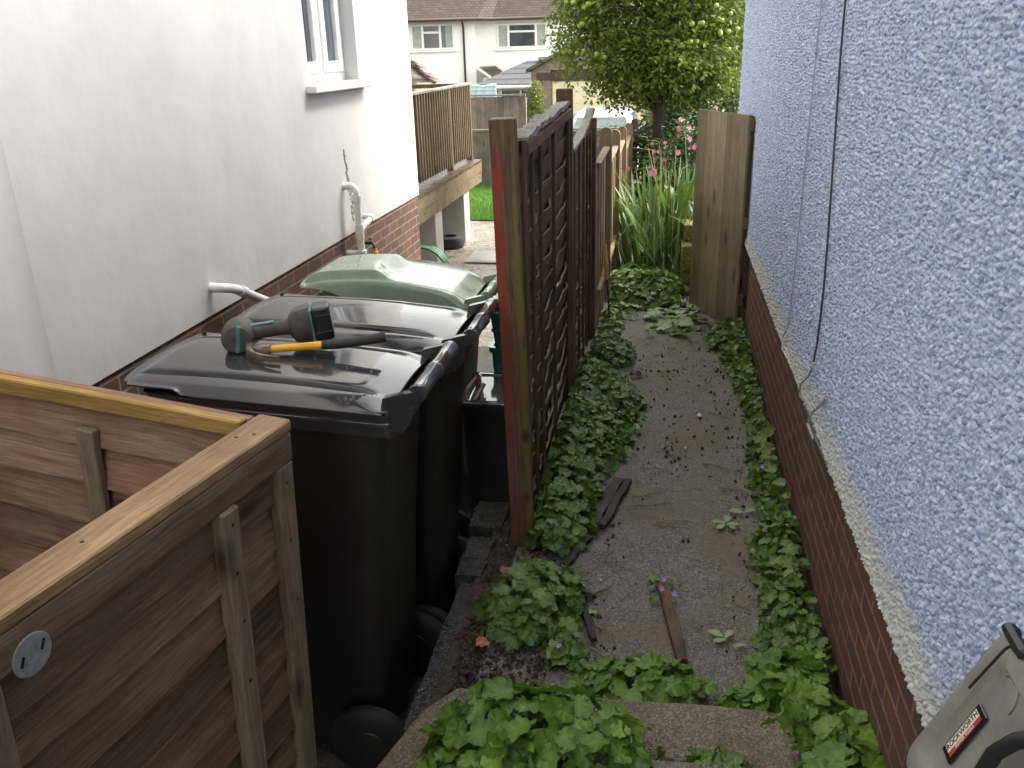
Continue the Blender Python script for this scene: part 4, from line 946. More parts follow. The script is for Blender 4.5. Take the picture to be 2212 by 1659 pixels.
M['twig'] = m_plain('dry_twig', (0.22, 0.16, 0.095), 0.8, 0.4, 20)
M['twig_dark'] = m_plain('dark_twig', (0.05, 0.032, 0.02), 0.8, 0.4, 20)
TW = [(-.05, 3.75, .28, 20, 0), (.08, 3.57, .18, -10, 0), (.12, 3.6, .26, 5, 0), (-.02, 3.86, .2, 30, 0), (.0, 4.15, .16, -3, 0), (.34, 4.2, .2, -25, 0), (.4, 3.95, .18, -20, 0), (.38, 4.9, .16, -30, 0), (-.2, 3.0, .16, 60, 1),
      (-.22, 2.80, .14, 130, 0), (-.14, 3.2, .13, 160, 0), (-.27, 2.62, .2, -60, 1), (-.18, 2.6, .12, -50, 0), (.1, 2.56, .14, -12, 0), (.37, 2.98, .1, 0, 0), (-.25, 2.98, .14, 10, 0), (-.45, 2.67, .2, 8, 0), (-.44, 2.71, .14, 2, 0), (-.28, 2.52, .1, -35, 1)]
for i, (x, y, l, a, k) in enumerate(TW):
    b = MB(); d = V((math.cos(R(a)), math.sin(R(a)), 0)); n = V((-d.y, d.x, 0))
    b.tube([V((x, y, .010 + (.02 if x < -.36 else 0))) + d * l * (f - .5) + n * rnd.uniform(-.012, .012) + V((0, 0, rnd.uniform(0, .006))) for f in (0, .25, .5, .75, 1)], [.0032, .003, .0028, .0024, .0016], 5)
    tag(b.build('twig', M['twig_dark' if k else 'twig'], smooth=60), 'dark broken twig lying by the path edge' if k else 'thin dry twig lying on the damp path', 'twig', 'twigs scattered on the path')
# clods, crumbs and grit that nobody could count
b = MB(); ico = bmesh.new(); bmesh.ops.create_icosphere(ico, subdivisions=1, radius=1.0); ico.verts.index_update()
IV = [v.co.copy() for v in ico.verts]; IF = [[v.index for v in f.verts] for f in ico.faces]; ico.free()
def clod(b, x, y, z, s):
    M3 = Euler((rnd.uniform(0, 6), rnd.uniform(0, 6), rnd.uniform(0, 6))).to_matrix(); sc = V((rnd.uniform(.7, 1.3), rnd.uniform(.6, 1.2), rnd.uniform(.4, .8)))
    b.add([V((x, y, z)) + (M3 @ V([v[k] * sc[k] * rnd.uniform(.75, 1.2) for k in range(3)])) * s for v in IV], IF)
for _ in range(900):
    r = rnd.random()
    if r < .30: x, y = rnd.gauss(.15, .24), rnd.gauss(5.4, .7)
    elif r < .55: x, y = rnd.gauss(.43, .06), rnd.uniform(2.5, 6)
    elif r < .7: x, y = rnd.gauss(-.2, .06), rnd.uniform(2.4, 6)
    elif r < .78: x, y = rnd.gauss(.1, .05), rnd.gauss(4.35, .12)
    else: x, y = rnd.uniform(-.3, .5), rnd.uniform(2.3, 6.5)
    if not -.5 < x < .6: continue
    clod(b, x, y, 0.006, rnd.choice((.003, .003, .004, .004, .005, .007, .012)) * rnd.uniform(.7, 1.2))
M['crumb'] = m_plain('soil_crumb', (0.05, 0.037, 0.026), 0.85, 0.5, 30)
tag(b.build('soil_crumbs', M['crumb'], smooth=60), 'dark crumbs of soil strewn over the path', 'soil', kind='stuff')
M['bark_chip'] = m_plain('bark_chips', (0.075, 0.045, 0.028), 0.75, 0.6, 35)
b = MB()
for _ in range(950):
    x, y = rnd.uniform(-.70, -.36), rnd.uniform(2.27, 2.75) if rnd.random() < .6 else rnd.uniform(2.7, 3.5)
    clod(b, x, y, 0.015 + rnd.uniform(0, .02), rnd.uniform(.004, .013))
tag(b.build('bark_litter', M['bark_chip'], smooth=20), 'brown bark and leaf litter beside the leafy mound', 'litter', kind='stuff')
M['white_stone'] = m_plain('white_stone', (0.72, 0.71, 0.68), 0.5, 0.1)
for (x, y, s, l) in ((.25, 4.90, .019, 'white pebble on the path between the two leafy strips'), (.16, 4.42, .011, 'small cream fragment among dark crumbs on the path'), (-.21, 3.08, .009, 'small pale stone near the painted post'), (.245, 5.6, .008, 'tiny white stone in the middle of the far path'), (.49, 1.98, .012, 'cream stone chip near the dark hose')):
    bb = MB(); clod(bb, x, y, .012 + (.2 if y < 2 else 0), s); tag(bb.build('pebble', M['white_stone'], smooth=60), l, 'pebble')
M['terracotta'] = m_plain('wet_orange_leaf', (0.36, 0.12, 0.05), 0.3, 0.3, 30)

# ------------------------------------------------------------------ leaves and plants
def leaf_outline(n=22, notch=0.28, point=0.12, serr=0.065):
    """round heart-shaped toothed leaf, stalk at the origin, tip at y = 1"""
    pts = []
    for k in range(n):
        a = math.pi * 2 * (k + 0.5) / n - math.pi / 2                     # starts at the stalk notch
        dn_ = abs(((a + math.pi / 2 + math.pi) % (2 * math.pi)) - math.pi)   # angle from the notch
        r = 0.5 * (1 - notch * math.exp(-(dn_ / 0.35) ** 2) + point * math.exp(-((math.pi - dn_) / 0.35) ** 2))
        r *= 1 + serr * (1 if k % 2 else -1)
        pts.append((r * math.cos(a), 0.5 + r * math.sin(a)))
    return pts
LEAF_R = leaf_outline()
def add_leaf(b, base, d, nrm, size, tint, outline=LEAF_R, cup=0.12, width=1.0, droop=0.1, wav=0.05):
    d = d.normalized(); nrm = (nrm - d * nrm.dot(d)).normalized(); s = d.cross(nrm)
    n = len(outline); vs = []; cs = []
    cx, cy = 0.0, 0.42
    ph = rnd.uniform(0, 6)
    def pt(x, y, z): return base + (s * x * width + d * y + nrm * z) * size
    vs.append(pt(cx, cy, 0.0)); cs.append((tint, 0.0, 0))
    for rr_, rim in ((0.55, 0.5), (1.0, 1.0)):
        for k, (x, y) in enumerate(outline):
            X, Y = cx + (x - cx) * rr_, cy + (y - cy) * rr_
            z = cup * (rr_ ** 2) * (abs(x) * 1.4) - droop * Y * Y + wav * rim * math.sin(ph + k * 1.9)
            vs.append(pt(X, Y, z)); cs.append((tint, rim, 0))
    fs = [(0, 1 + k, 1 + (k + 1) % n) for k in range(n)] + [(1 + k, 1 + n + k, 1 + n + (k + 1) % n, 1 + (k + 1) % n) for k in range(n)]
    b.add(vs, fs, cs)
def rdir(el0=-0.2, el1=0.4, az=None):
    a = rnd.uniform(0, 2 * math.pi) if az is None else az; e = rnd.uniform(el0, el1)
    return V((math.cos(a) * math.cos(e), math.sin(a) * math.cos(e), math.sin(e)))
M['leaf_bell'] = m_leaf('bellflower_leaf', (0.030, 0.080, 0.013), (0.078, 0.165, 0.026), (0.20, 0.28, 0.06), 0.36, 0.20)
M['leaf_bright'] = m_leaf('fresh_bellflower_leaf', (0.036, 0.095, 0.012), (0.095, 0.205, 0.022), (0.22, 0.34, 0.05), 0.40, 0.24)
M['stalk'] = m_plain('green_stalk', (0.12, 0.18, 0.05), 0.6, 0.3, 20)
M['flower_blue'] = m_plain('violet_flower', (0.36, 0.22, 0.68), 0.5, 0.15)
def clump(name, label, cat, inside, bbox, hfun, count, size, mat, base, group=None, stalks=0, z0=0.0, flowers=0, edge_drop=None, tilt=0.5):
    """leaves spread over a mound: inside(x, y) says where, hfun(x, y) how high"""
    root = thing(name, label, cat, base, 0, group)
    b = MB(); st = MB(); done = 0; tries = 0
    while done < count and tries < count * 30:
        tries += 1
        x, y = rnd.uniform(bbox[0], bbox[1]), rnd.uniform(bbox[2], bbox[3])
        k = inside(x, y)
        if k <= 0: continue
        h = hfun(x, y); z = z0 + h * (1 - 0.65 * rnd.random() ** 1.8)
        e = 0.03
        gx, gy = (hfun(x + e, y) - hfun(x - e, y)) / (2 * e), (hfun(x, y + e) - hfun(x, y - e)) / (2 * e)
        nrm = V((-gx, -gy, 1.0)).normalized() + V((rnd.uniform(-1, 1), rnd.uniform(-1, 1), 0)) * tilt
        out = V((-gx, -gy, 0))
        d = rdir(-.15, .15) + (out.normalized() * 0.9 if out.length > .05 else V((0, 0, 0)))
        s = size * rnd.choice((.38, .5, .65, .8, .9, 1.0, 1.0, 1.2))
        tint = min(1, max(0, 0.30 + 0.45 * rnd.random() + 0.25 * (fbm(x * 6, y * 6, 2) - .5) + (rnd.random() < .08) * .5))
        pos = V((x, y, z)) - d.normalized() * s * 0.4
        add_leaf(b, pos, d, nrm, s, tint, cup=rnd.uniform(.0, .25), width=rnd.uniform(.8, 1.05), droop=rnd.uniform(0, .3))
        if done < stalks:
            q = V((x + rnd.uniform(-.03, .03), y + rnd.uniform(-.03, .03), z0))
            b.cur = 1; b.tube([q, (q + pos) / 2 + V((rnd.uniform(-.015, .015), rnd.uniform(-.015, .015), 0.01)), pos + d.normalized() * s * .12], [.0022, .002, .0016], 4, cap=False); b.cur = 0
        done += 1
    b.build('leaves', [mat, M['stalk']] if stalks else mat, root, smooth=180, flip=False)
    for _ in range(flowers):
        for _t in range(200):
            x, y = rnd.uniform(bbox[0], bbox[1]), rnd.uniform(bbox[2], bbox[3])
            if inside(x, y) > 0: break
        f = MB(); c = V((x, y, z0 + hfun(x, y) + .02))
        ax = (V((0, -.5, .8)) + rdir(-.3, .3) * .5).normalized(); u = ax.orthogonal().normalized(); w = ax.cross(u)
        for k in range(5):
            a = 2 * math.pi * k / 5; r = u * math.cos(a) + w * math.sin(a); t = ax.cross(r)
            f.add([c, c + r * .007 + t * .005 + ax * .004, c + r * .015 + ax * .005, c + r * .007 - t * .005 + ax * .004], [(0, 1, 2, 3)])
        f.build('flower', M['flower_blue'], root)
    return root
def ell(cx, cy, rx, ry, a=0.0):
    ca, sa = math.cos(R(a)), math.sin(R(a))
    def f(x, y):
        dx, dy = x - cx, y - cy; u = (dx * ca + dy * sa) / rx; v = (-dx * sa + dy * ca) / ry
        return 1 - (u * u + v * v) * (0.75 + 0.5 * fbm(x * 8, y * 8, 4))
    return f
def dome(f, h): return lambda x, y: h * max(0.0, f(x, y)) ** 0.45 * (0.75 + 0.5 * fbm(x * 9, y * 9, 8))
# long strip along the dark fence
def strip_l(x, y):
    if not 3.22 < y < 5.55: return 0
    e = float(np.interp(y, (3.2, 3.35, 3.6, 3.95, 4.25, 4.55, 5.0, 5.3, 5.55), (-.40, -.27, -.28, -.27, -.18, -.12, -.10, -.16, -.34))) + 0.05 * (fbm(y * 3, 2.0, 1) - .5)
    w = (e - x) / 0.30
    return min(w, (x + 0.545) / 0.05, 1.0) if x < e else 0
clump('bellflower_strip', 'long dense strip of round leaved bellflower at the foot of the dark fence', 'plant', strip_l, (-.55, .05, 3.2, 5.6), lambda x, y: 0.19 * max(0, strip_l(x, y)) ** .4 * (0.7 + .6 * fbm(x * 7, y * 5, 6)), 1500, 0.066, M['leaf_bell'], (-.35, 4.2, 0), 'bellflower clumps along the path')
f = ell(-.45, 2.83, .19, .25, -15); clump('bellflower_mound', 'dark green leafy mound growing beside the bark litter and bin wheels', 'plant', f, (-.75, -.15, 2.5, 3.2), dome(f, .17), 330, 0.075, M['leaf_bell'], (-.46, 2.83, 0), 'bellflower clumps along the path', 0, 0, 0)
f = ell(-.30, 2.60, .075, .11, 10); clump('bellflower_tuft', 'small leafy tuft with violet flowers at the edge of the litter patch', 'plant', f, (-.45, -.15, 2.45, 2.75), dome(f, .07), 38, 0.062, M['leaf_bell'], (-.31, 2.6, 0), None, 8, .01, 2)
f = ell(-.345, 5.95, .16, .27, 10); clump('bellflower_mound', 'small rounded leafy mound by the fence beyond the long strip', 'plant', f, (-.55, -.1, 5.6, 6.3), dome(f, .14), 330, 0.05, M['leaf_bell'], (-.36, 5.95, 0), 'bellflower clumps along the path')
# strip along the blue house
def strip_r(x, y):
    if not 2.02 < y < 6.62: return 0
    w0 = 0.14 + 0.05 * math.sin(y * 2.1 + 1) + 0.05 * (fbm(y * 3, 5.0, 3) - .4) + (0.08 if y > 6.1 else 0) - (0.05 if 3.5 < y < 4.0 else 0) + (0.05 if 2.5 < y < 2.8 else 0)
    e = 0.615 - max(.05, w0)
    return min((x - e) / .12, 1.0) if x > e and fbm(x * 9, y * 7, 41) > .29 else 0
clump('bellflower_border', 'narrow leafy border growing along the foot of the red brick base', 'plant', strip_r, (.30, .612, 2.6, 6.6), lambda x, y: 0.13 * max(0, strip_r(x, y)) ** .5 * (0.6 + .8 * fbm(x * 7, y * 5, 6)), 1500, 0.054, M['leaf_bell'], (.53, 4.2, 0), 'bellflower clumps along the path', 160, 0, 2, tilt=.8)
f = ell(.50, 2.40, .155, .27, -8); clump('bellflower_clump', 'large leaved bellflower clump in the corner below the brick base', 'plant', f, (.25, .61, 2.02, 2.72), dome(f, .17), 150, 0.085, M['leaf_bright'], (.5, 2.4, .0), 'bellflower clumps along the path', 40, .02, 0)
f = ell(.57, 1.95, .13, .26, -20); clump('bellflower_clump', 'large leaved bellflower clump around the dark hose at lower right', 'plant', f, (.35, .615, 1.62, 2.2), dome(f, .16), 130, 0.085, M['leaf_bright'], (.55, 1.95, .1), 'bellflower clumps along the path', 40, .13, 0)
# low band just behind the slab edge, cut off by it
f0 = ell(-.02, 2.40, .23, .13, 3); f = lambda x, y: f0(x, y) if y > 2.285 else 0
clump('bellflower_band', 'bright green row of leaves sprouting behind the edge of the front slab', 'plant', f, (-.3, .28, 2.285, 2.58), dome(f0, .10), 150, 0.070, M['leaf_bright'], (-.02, 2.4, 0), 'bellflower clumps along the path', 10, .02, 0)
f0 = ell(.40, 2.36, .14, .10, -12); f = lambda x, y: f0(x, y) if y > 2.27 else 0
clump('bellflower_band', 'bright leaves behind the slab edge running into the right hand corner', 'plant', f, (.2, .6, 2.27, 2.5), dome(f0, .09), 80, 0.066, M['leaf_bright'], (.4, 2.36, 0), 'bellflower clumps along the path', 10, .02, 0)
# foreground clump on the slab
f = ell(-.31, 1.97, .33, .20, -6); clump('bellflower_clump', 'big bright green bellflower clump on the front slab beside the bins', 'plant', f, (-.72, .1, 1.66, 2.2), dome(f, .21), 205, 0.088, M['leaf_bright'], (-.3, 1.95, .115), 'bellflower clumps along the path', 120, .115, 0, tilt=.75)
f = ell(-.52, 1.84, .15, .10, 20); clump('bellflower_clump', 'low leaves at the bottom edge between the big clump and the bin', 'plant', f, (-.72, -.3, 1.7, 2.0), dome(f, .10), 60, 0.085, M['leaf_bright'], (-.52, 1.84, .115), 'bellflower clumps along the path', 20, .115, 0)
f = ell(.245, 1.92, .18, .10, -8); clump('bellflower_clump', 'sparse dark green seedling clump in the middle of the bottom edge', 'plant', f, (.02, .5, 1.78, 2.1), dome(f, .09), 75, 0.070, M['leaf_bell'], (.24, 1.92, .115), 'bellflower clumps along the path', 50, .118, 0)
f = ell(.05, 3.02, .10, .10, 0); clump('flowering_sprig', 'flattened sprig with violet flowers under the piece of rotten wood', 'plant', f, (-.1, .2, 2.8, 3.2), lambda x, y: .03, 16, 0.045, M['leaf_bell'], (.0, 3.0, 0), None, 4, .006, 3)
# dark hose end in the corner
M['hose'] = m_plain('dark_hose', (0.028, 0.027, 0.025), 0.55, 0.3, 30)
b = MB(); b.tube([V((.36, 1.66, .205)), V((.395, 1.76, .22)), V((.43, 1.85, .235)), V((.46, 1.93, .245)), V((.50, 1.97, .24)), V((.56, 1.99, .21)), V((.60, 2.0, .15))], .013, 10); tag(b.build('hose', M['hose'], smooth=60), 'length of dark hose curving out of the leaves at lower right', 'hose')
# loose leaves and sprigs
M['leaf_pale'] = m_leaf('pale_leaf_underside', (0.19, 0.26, 0.12), (0.27, 0.36, 0.18), (0.36, 0.44, 0.24), 0.5, 0.15)
OVAL = [(0.22 * math.sin(t) * (1 - .25 * math.cos(t)), 0.5 - 0.5 * math.cos(t)) for t in [2 * math.pi * (k + .5) / 14 for k in range(14)]]
def sprig(name, label, spots, stem, mat=None, size=.06):
    root = thing(name, label, 'leaf sprig', (spots[0][0], spots[0][1], 0))
    for x, y, a, s in spots:
        b = MB(); add_leaf(b, V((x, y, .018)), V((math.cos(R(a)), math.sin(R(a)), .12)), V((rnd.uniform(-.2, .2), rnd.uniform(-.2, .2), 1)), s, rnd.uniform(.3, .9), OVAL, .2, 1.15, .15, .03); b.build('leaf', mat or M['leaf_pale'], root, smooth=180, flip=False)
    if stem: b = MB(); b.tube([V(p) for p in stem], .0022, 5); b.build('stem', M['stalk'], root, smooth=60)
    return root
sprig('leaf_sprig', 'pale green leaf sprig with a long stem lying right of the rotten wood', [(.275, 2.76, 150, .062), (.283, 2.755, 60, .058), (.285, 2.745, 200, .05), (.31, 2.705, 25, .05)], [(.155, 2.84, .008), (.22, 2.79, .012), (.28, 2.755, .014), (.315, 2.70, .01)])
sprig('leaf_sprig', 'pale rosette of four leaves lying in the middle right of the path', [(.335, 3.62, 80, .07), (.335, 3.61, 170, .065), (.335, 3.60, 10, .065), (.33, 3.60, 230, .06), (.34, 3.60, 310, .05)], None)
sprig('leaf_sprig', 'pair of yellowish leaves beside the right hand leafy border', [(.42, 3.72, 165, .065), (.43, 3.73, 30, .06)], None)
sprig('leaf_sprig', 'single pale leaf lying under the small leafy mound', [(-.265, 2.83, 20, .06)], None)
GL = M['leaf_bright']
for i in range(85):
    x = rnd.gauss(.03, .19); y = rnd.gauss(7.0, .38)
    if not (-.35 < x < .42 and 6.1 < y < 7.6): continue
    b = MB(); pale = rnd.random() < .45
    add_leaf(b, V((x, y, .015 + rnd.uniform(0, .03))), rdir(-.1, .35), V((rnd.uniform(-.5, .5), rnd.uniform(-.5, .5), 1)), rnd.uniform(.07, .13), rnd.random(), OVAL if rnd.random() < .6 else LEAF_R, .2, 1.3, .2, .06)
    tag(b.build('fallen_leaf', M['leaf_pale'] if pale else GL, smooth=180, flip=False), 'pale fallen leaf lying on the path before the garden gate' if pale else 'green fallen leaf lying on the path before the garden gate', 'leaf', 'fallen leaves before the garden gate')
b = MB(); add_leaf(b, V((-.64, 2.56, .045)), V((1, .2, .15)), V((0, -.3, 1)), .05, .5, LEAF_R, .3, .9, .3, .08); tag(b.build('fallen_leaf', M['terracotta'], smooth=180, flip=False), 'wet orange brown leaf on the litter by the leafy mound', 'leaf')
b = MB(); add_leaf(b, V((-.64, 3.05, .04)), V((1, .3, .1)), V((0, -.3, 1)), .045, .5, LEAF_R, .3, .9, .3, .08); tag(b.build('fallen_leaf', M['terracotta'], smooth=180, flip=False), 'orange leaf on the soil in front of the painted post', 'leaf')
b = MB(); add_leaf(b, V((-.20, 5.53, .02)), V((1, .1, .2)), V((0, -.4, 1)), .09, .5, OVAL, .4, 1.4, .3, .1); tag(b.build('fallen_leaf', M['bark_chip'], smooth=180, flip=False), 'curled brown leaf between the long strip and the small mound', 'leaf')
M['apple'] = m_plain('green_apple', (0.27, 0.37, 0.06), 0.35, 0.25, 12)
M['apple_dark'] = m_plain('dark_green_apple', (0.06, 0.14, 0.03), 0.3, 0.35, 14)
APROF = [(0.004, -.72), (.3, -.82), (.62, -.72), (.9, -.32), (1.0, .1), (.95, .45), (.72, .78), (.40, .90), (.16, .82), (.05, .70)]
def apple(b, c, r, rot=None): b.lathe([(a * r, h * r) for a, h in APROF], c, 'Z', 12, rot=rot)
b = MB(); apple(b, (.455, 2.85, .03), .030, Euler((1.0, .4, 0)).to_matrix()); tag(b.build('apple', M['apple_dark'], smooth=60), 'small dark green windfall apple lying on the path near the brick base', 'apple')

# ------------------------------------------------------------------ plants beyond the gate
M['leaf_iris'] = m_leaf('sword_leaf', (0.030, 0.080, 0.016), (0.065, 0.140, 0.030), (0.14, 0.23, 0.06), 0.4, 0.22, vein=False)
M['leaf_iris_blue'] = m_leaf('blue_green_sword_leaf', (0.028, 0.075, 0.032), (0.055, 0.12, 0.055), (0.10, 0.18, 0.085), 0.42, 0.2, vein=False)
M['leaf_yellow'] = m_plain('yellowed_leaf', (0.42, 0.36, 0.06), 0.5, 0.3)
def blade(b, base, az, length, lean, bend, w, tint, fold=None):
    d = V((math.cos(az), math.sin(az), 0)); s = V((-d.y, d.x, 0)); tw = rnd.uniform(-.9, .9); s = (s * math.cos(tw) + d * math.sin(tw)).normalized()
    n = 9; vs = []; cs = []; p = V(base); ang = lean
    for i in range(n + 1):
        t = i / n; ww = w * (0.65 + 0.6 * t - 0.25 * t * t) * (1 - t ** 5) + .001
        up_ = V((0, 0, 1)) * math.cos(ang) + d * math.sin(ang); nn = up_.cross(s).normalized()
        vs += [p - s * ww / 2 + nn * w * .08, p + nn * 0, p + s * ww / 2 + nn * w * .08]; cs += [(tint, 1, 0), (tint, .3, 0), (tint, 1, 0)]
        p = p + up_ * length / n
        ang += bend / n * (1 + 2 * t)
        if fold and i == fold: ang += 1.6
    fs = []
    for i in range(n):
        a = 3 * i; fs += [(a, a + 1, a + 4, a + 3), (a + 1, a + 2, a + 5, a + 4)]
    b.add(vs, fs, cs)
ir = thing('iris_clump', 'tall clump of green sword shaped leaves growing beyond the open gate', 'plant', (-.02, 8.6, 0))
b = MB()
for _ in range(170):
    x, y = rnd.gauss(.0, .20), rnd.gauss(8.75, .22); az = math.atan2(rnd.gauss(0, .6), (x * 2.2) + rnd.gauss(0, .5))
    blade(b, (x, y, -.02), az, rnd.uniform(.65, 1.22), rnd.uniform(0, .34), rnd.uniform(-.05, .55), rnd.uniform(.032, .062), rnd.random(), rnd.choice((None,) * 9 + (5, 6, 7)))
b.build('leaves', M['leaf_iris'], ir, smooth=180, flip=False)
b = MB()
for _ in range(70):
    x, y = rnd.gauss(-.03, .14), rnd.gauss(8.25, .10); az = rnd.uniform(0, 6.28)
    blade(b, (x, y, -.02), az, rnd.uniform(.35, .72), rnd.uniform(0, .5), rnd.uniform(0, .45), rnd.uniform(.02, .038), rnd.random())
b.build('leaves', M['leaf_iris_blue'], ir, smooth=180, flip=False)
b = MB()
for (x, y, az, l, le) in ((.15, 8.3, .3, .42, .7), (.0, 8.05, 1.6, .22, .15), (.22, 8.4, .1, .5, 1.0), (-.2, 8.3, 2.8, .3, .4)): blade(b, (x, y, .1), az, l, le, .5, .03, .8)
b.build('yellow_leaves', M['leaf_yellow'], ir, smooth=180, flip=False)
b = MB()
for k in range(12):
    x, y = rnd.uniform(-.33, .25), rnd.uniform(8.2, 8.9); az = rnd.uniform(0, 6.28); d = V((math.cos(az), math.sin(az), 0)) * .2
    h = rnd.uniform(.9, 1.35); b.tube([V((x, y, .2)), V((x, y, h * .7)) + d * .3, V((x, y, h)) + d * .8, V((x, y, h + .02)) + d * 1.5], [.004, .003, .002, .001], 5)
M['grass_stem'] = m_plain('straw_stem', (0.36, 0.34, 0.16), 0.7, 0.2); b.build('flower_stems', M['grass_stem'], ir, smooth=60)
# low greenery at the foot
f = ell(-.18, 7.75, .36, .55, 12); clump('low_ivy', 'low leafy ground plants at the foot of the sword leaved clump', 'plant', f, (-.55, .3, 7.1, 8.4), dome(f, .22), 620, .075, M['leaf_bell'], (-.15, 7.7, 0), None, 0, 0, 0, tilt=.8)
f = ell(-.05, 7.62, .24, .26, 0); clump('nettle_tuft', 'bright green pointed leaves sprouting in front of the sword leaved clump', 'plant', f, (-.35, .2, 7.3, 7.95), dome(f, .24), 130, .075, M['leaf_bright'], (-.05, 7.62, 0), None, 30, 0, 0, tilt=.9)
f = ell(-.39, 6.75, .09, .5, 0); clump('low_ivy', 'thin leafy fringe along the fence foot in front of the low ground plants', 'plant', f, (-.5, -.25, 6.2, 7.4), dome(f, .10), 190, .06, M['leaf_bell'], (-.38, 6.8, 0), None, 0, 0, 0)
# mossy block step by the gate
M['moss'] = m_concrete('mossy_block', (0.10, 0.09, 0.02), (0.21, 0.185, 0.04), (0.09, 0.075, 0.03), 0.1, .4, 90)
b = MB(); b.span((.16, 7.92, .16), (.56, 8.25, .40), bev=.01); b.span((.16, 7.95, -.1), (.60, 8.27, .155), bev=.01); b.span((.18, 8.1, .41), (.56, 8.4, .56), bev=.01)
tag(b.build('block_step', M['moss'], smooth=30), 'yellow mossy stacked blocks half hidden behind the garden gate', 'block step')
b = MB(); b.box((.06, 7.66, .02), (.22, .09, .06), rot=(0, 0, R(8)), bev=.008); b.box((.33, 7.70, .02), (.22, .09, .06), rot=(0, 0, R(-4)), bev=.008); tag(b.build('brick_edging', M['brick_end']), kind='structure')
# garden tool against the fence
gtool = thing('garden_fork', 'old garden tool with an orange wooden handle leaning on the pale fence', 'garden tool', (-.44, 6.62, 0))
b = MB(); b.tube([V((-.475, 7.02, .60)), V((-.468, 6.96, .50)), V((-.455, 6.90, .40)), V((-.45, 6.86, .34))], [.012, .018, .017, .013], 10)
M['orange_wood'] = m_wood('orange_handle', (.20, .10, .03), (.34, .19, .06), (.45, .28, .10), 'Z'); b.build('handle', M['orange_wood'], gtool, smooth=50)
b = MB(); b.tube([V((-.45, 6.865, .35)), V((-.43, 6.78, .22)), V((-.415, 6.70, .08)), V((-.41, 6.66, .0))], [.008, .007, .008, .006], 8); b.build('shaft', M['iron'], gtool, smooth=50)

# ------------------------------------------------------------------ apple tree and shrubs
M['leaf_apple'] = m_leaf('apple_leaf', (0.065, 0.098, 0.013), (0.165, 0.215, 0.030), (0.31, 0.36, 0.075), 0.45, 0.34, vein=False)
M['leaf_shrub'] = m_leaf('shrub_leaf', (0.025, 0.055, 0.015), (0.055, 0.10, 0.028), (0.11, 0.17, 0.05), 0.5, 0.25, vein=False)
M['leaf_hedge'] = m_leaf('hedge_leaf', (0.018, 0.042, 0.012), (0.035, 0.075, 0.02), (0.075, 0.125, 0.035), 0.5, 0.2, vein=False)
M['bark_tree'] = m_wood('apple_bark', (0.022, 0.018, 0.014), (0.05, 0.042, 0.033), (0.10, 0.085, 0.065), 'Z', rough=.9, knots=False)
SMALL = [(0, 0), (.20, .30), (.23, .60), (0, 1.0), (-.23, .60), (-.20, .30)]
def small_leaf(b, p, d, nrm, s, tint):
    d = d.normalized(); nrm = (nrm - d * nrm.dot(d))
    if nrm.length < 1e-4: nrm = d.orthogonal()
    nrm.normalize(); q = d.cross(nrm); f = rnd.uniform(.05, .22)
    vs = [p + (q * x + d * y + nrm * (abs(x) * f * 2 - .25 * y * y * f)) * s for x, y in SMALL]
    b.add(vs, [(0, 1, 2, 3), (0, 3, 4, 5)], [(tint, .5, 0)] * 6)
def foliage(b, centre, rad, n_tw, per, size, lobes, lo=-1.0, dark_in=0.0, hollow=.35):
    """leafy twigs through an uneven ellipsoid; lobes = list of (direction, gain)"""
    c = V(centre); tips = []
    while len(tips) < n_tw:
        v = V((rnd.gauss(0, 1), rnd.gauss(0, 1), rnd.gauss(0, 1))).normalized()
        g = 0.86 + sum(a * max(0, v.dot(V(l).normalized())) ** 6 for l, a in lobes) + .30 * (fbm(v.x * 2.2 + 9, v.y * 2.2 + v.z * 1.7, 12, 3) - .5)
        t = (hollow + (1 - hollow) * rnd.random()) ** .6
        if v.z < lo: continue
        p = c + V((v.x * rad[0], v.y * rad[1], v.z * rad[2])) * g * t
        if vnoise(p.x * 2.6 + 40, p.y * 2.6 + p.z * 2.1, 77) < .27 and t > .6: continue
        tips.append((p, v))
        base = .25 + .5 * vnoise(p.x * 1.9, p.y * 1.9 + p.z * 2.3, 5)
        tw = (v + rdir(-.6, .3) * .9 + V((0, 0, -.15))).normalized()
        for k in range(per):
            q = p + tw * size * (k - per / 2) * .55 + rdir(-1, 1) * size * .35
            d = (tw * .5 + rdir(-.9, .5)).normalized()
            small_leaf(b, q, d, (V((0, 0, 1)) + rdir(-1, 1) * .8), size * rnd.uniform(.7, 1.2), min(1, max(0, base + rnd.uniform(-.28, .3))))
    return tips
def limb(b, pts, r0, r1, n=9):
    k = len(pts); b.tube([V(p) for p in pts], [r0 + (r1 - r0) * i / (k - 1) for i in range(k)], n)
def curve(a, c, bow, n=6):
    a, c, bow = V(a), V(c), V(bow)
    return [a.lerp(c, i / n) + bow * math.sin(math.pi * i / n) + V((rnd.uniform(-.015, .015), rnd.uniform(-.015, .015), 0)) for i in range(n + 1)]
TC = V((-.20, 12.6, 2.72))
at_ = thing('apple_tree', 'apple tree laden with pale green apples beyond the garden gate', 'tree', (-.10, 12.1, -.25))
b = MB()
tk = [(-.05, 12.1, -.35), (-.08, 12.1, .25), (-.10, 12.1, .7), (-.13, 12.12, 1.1), (-.12, 12.15, 1.5)]
b.tube([V(p) for p in tk], [.115, .085, .078, .080, .085], 12)
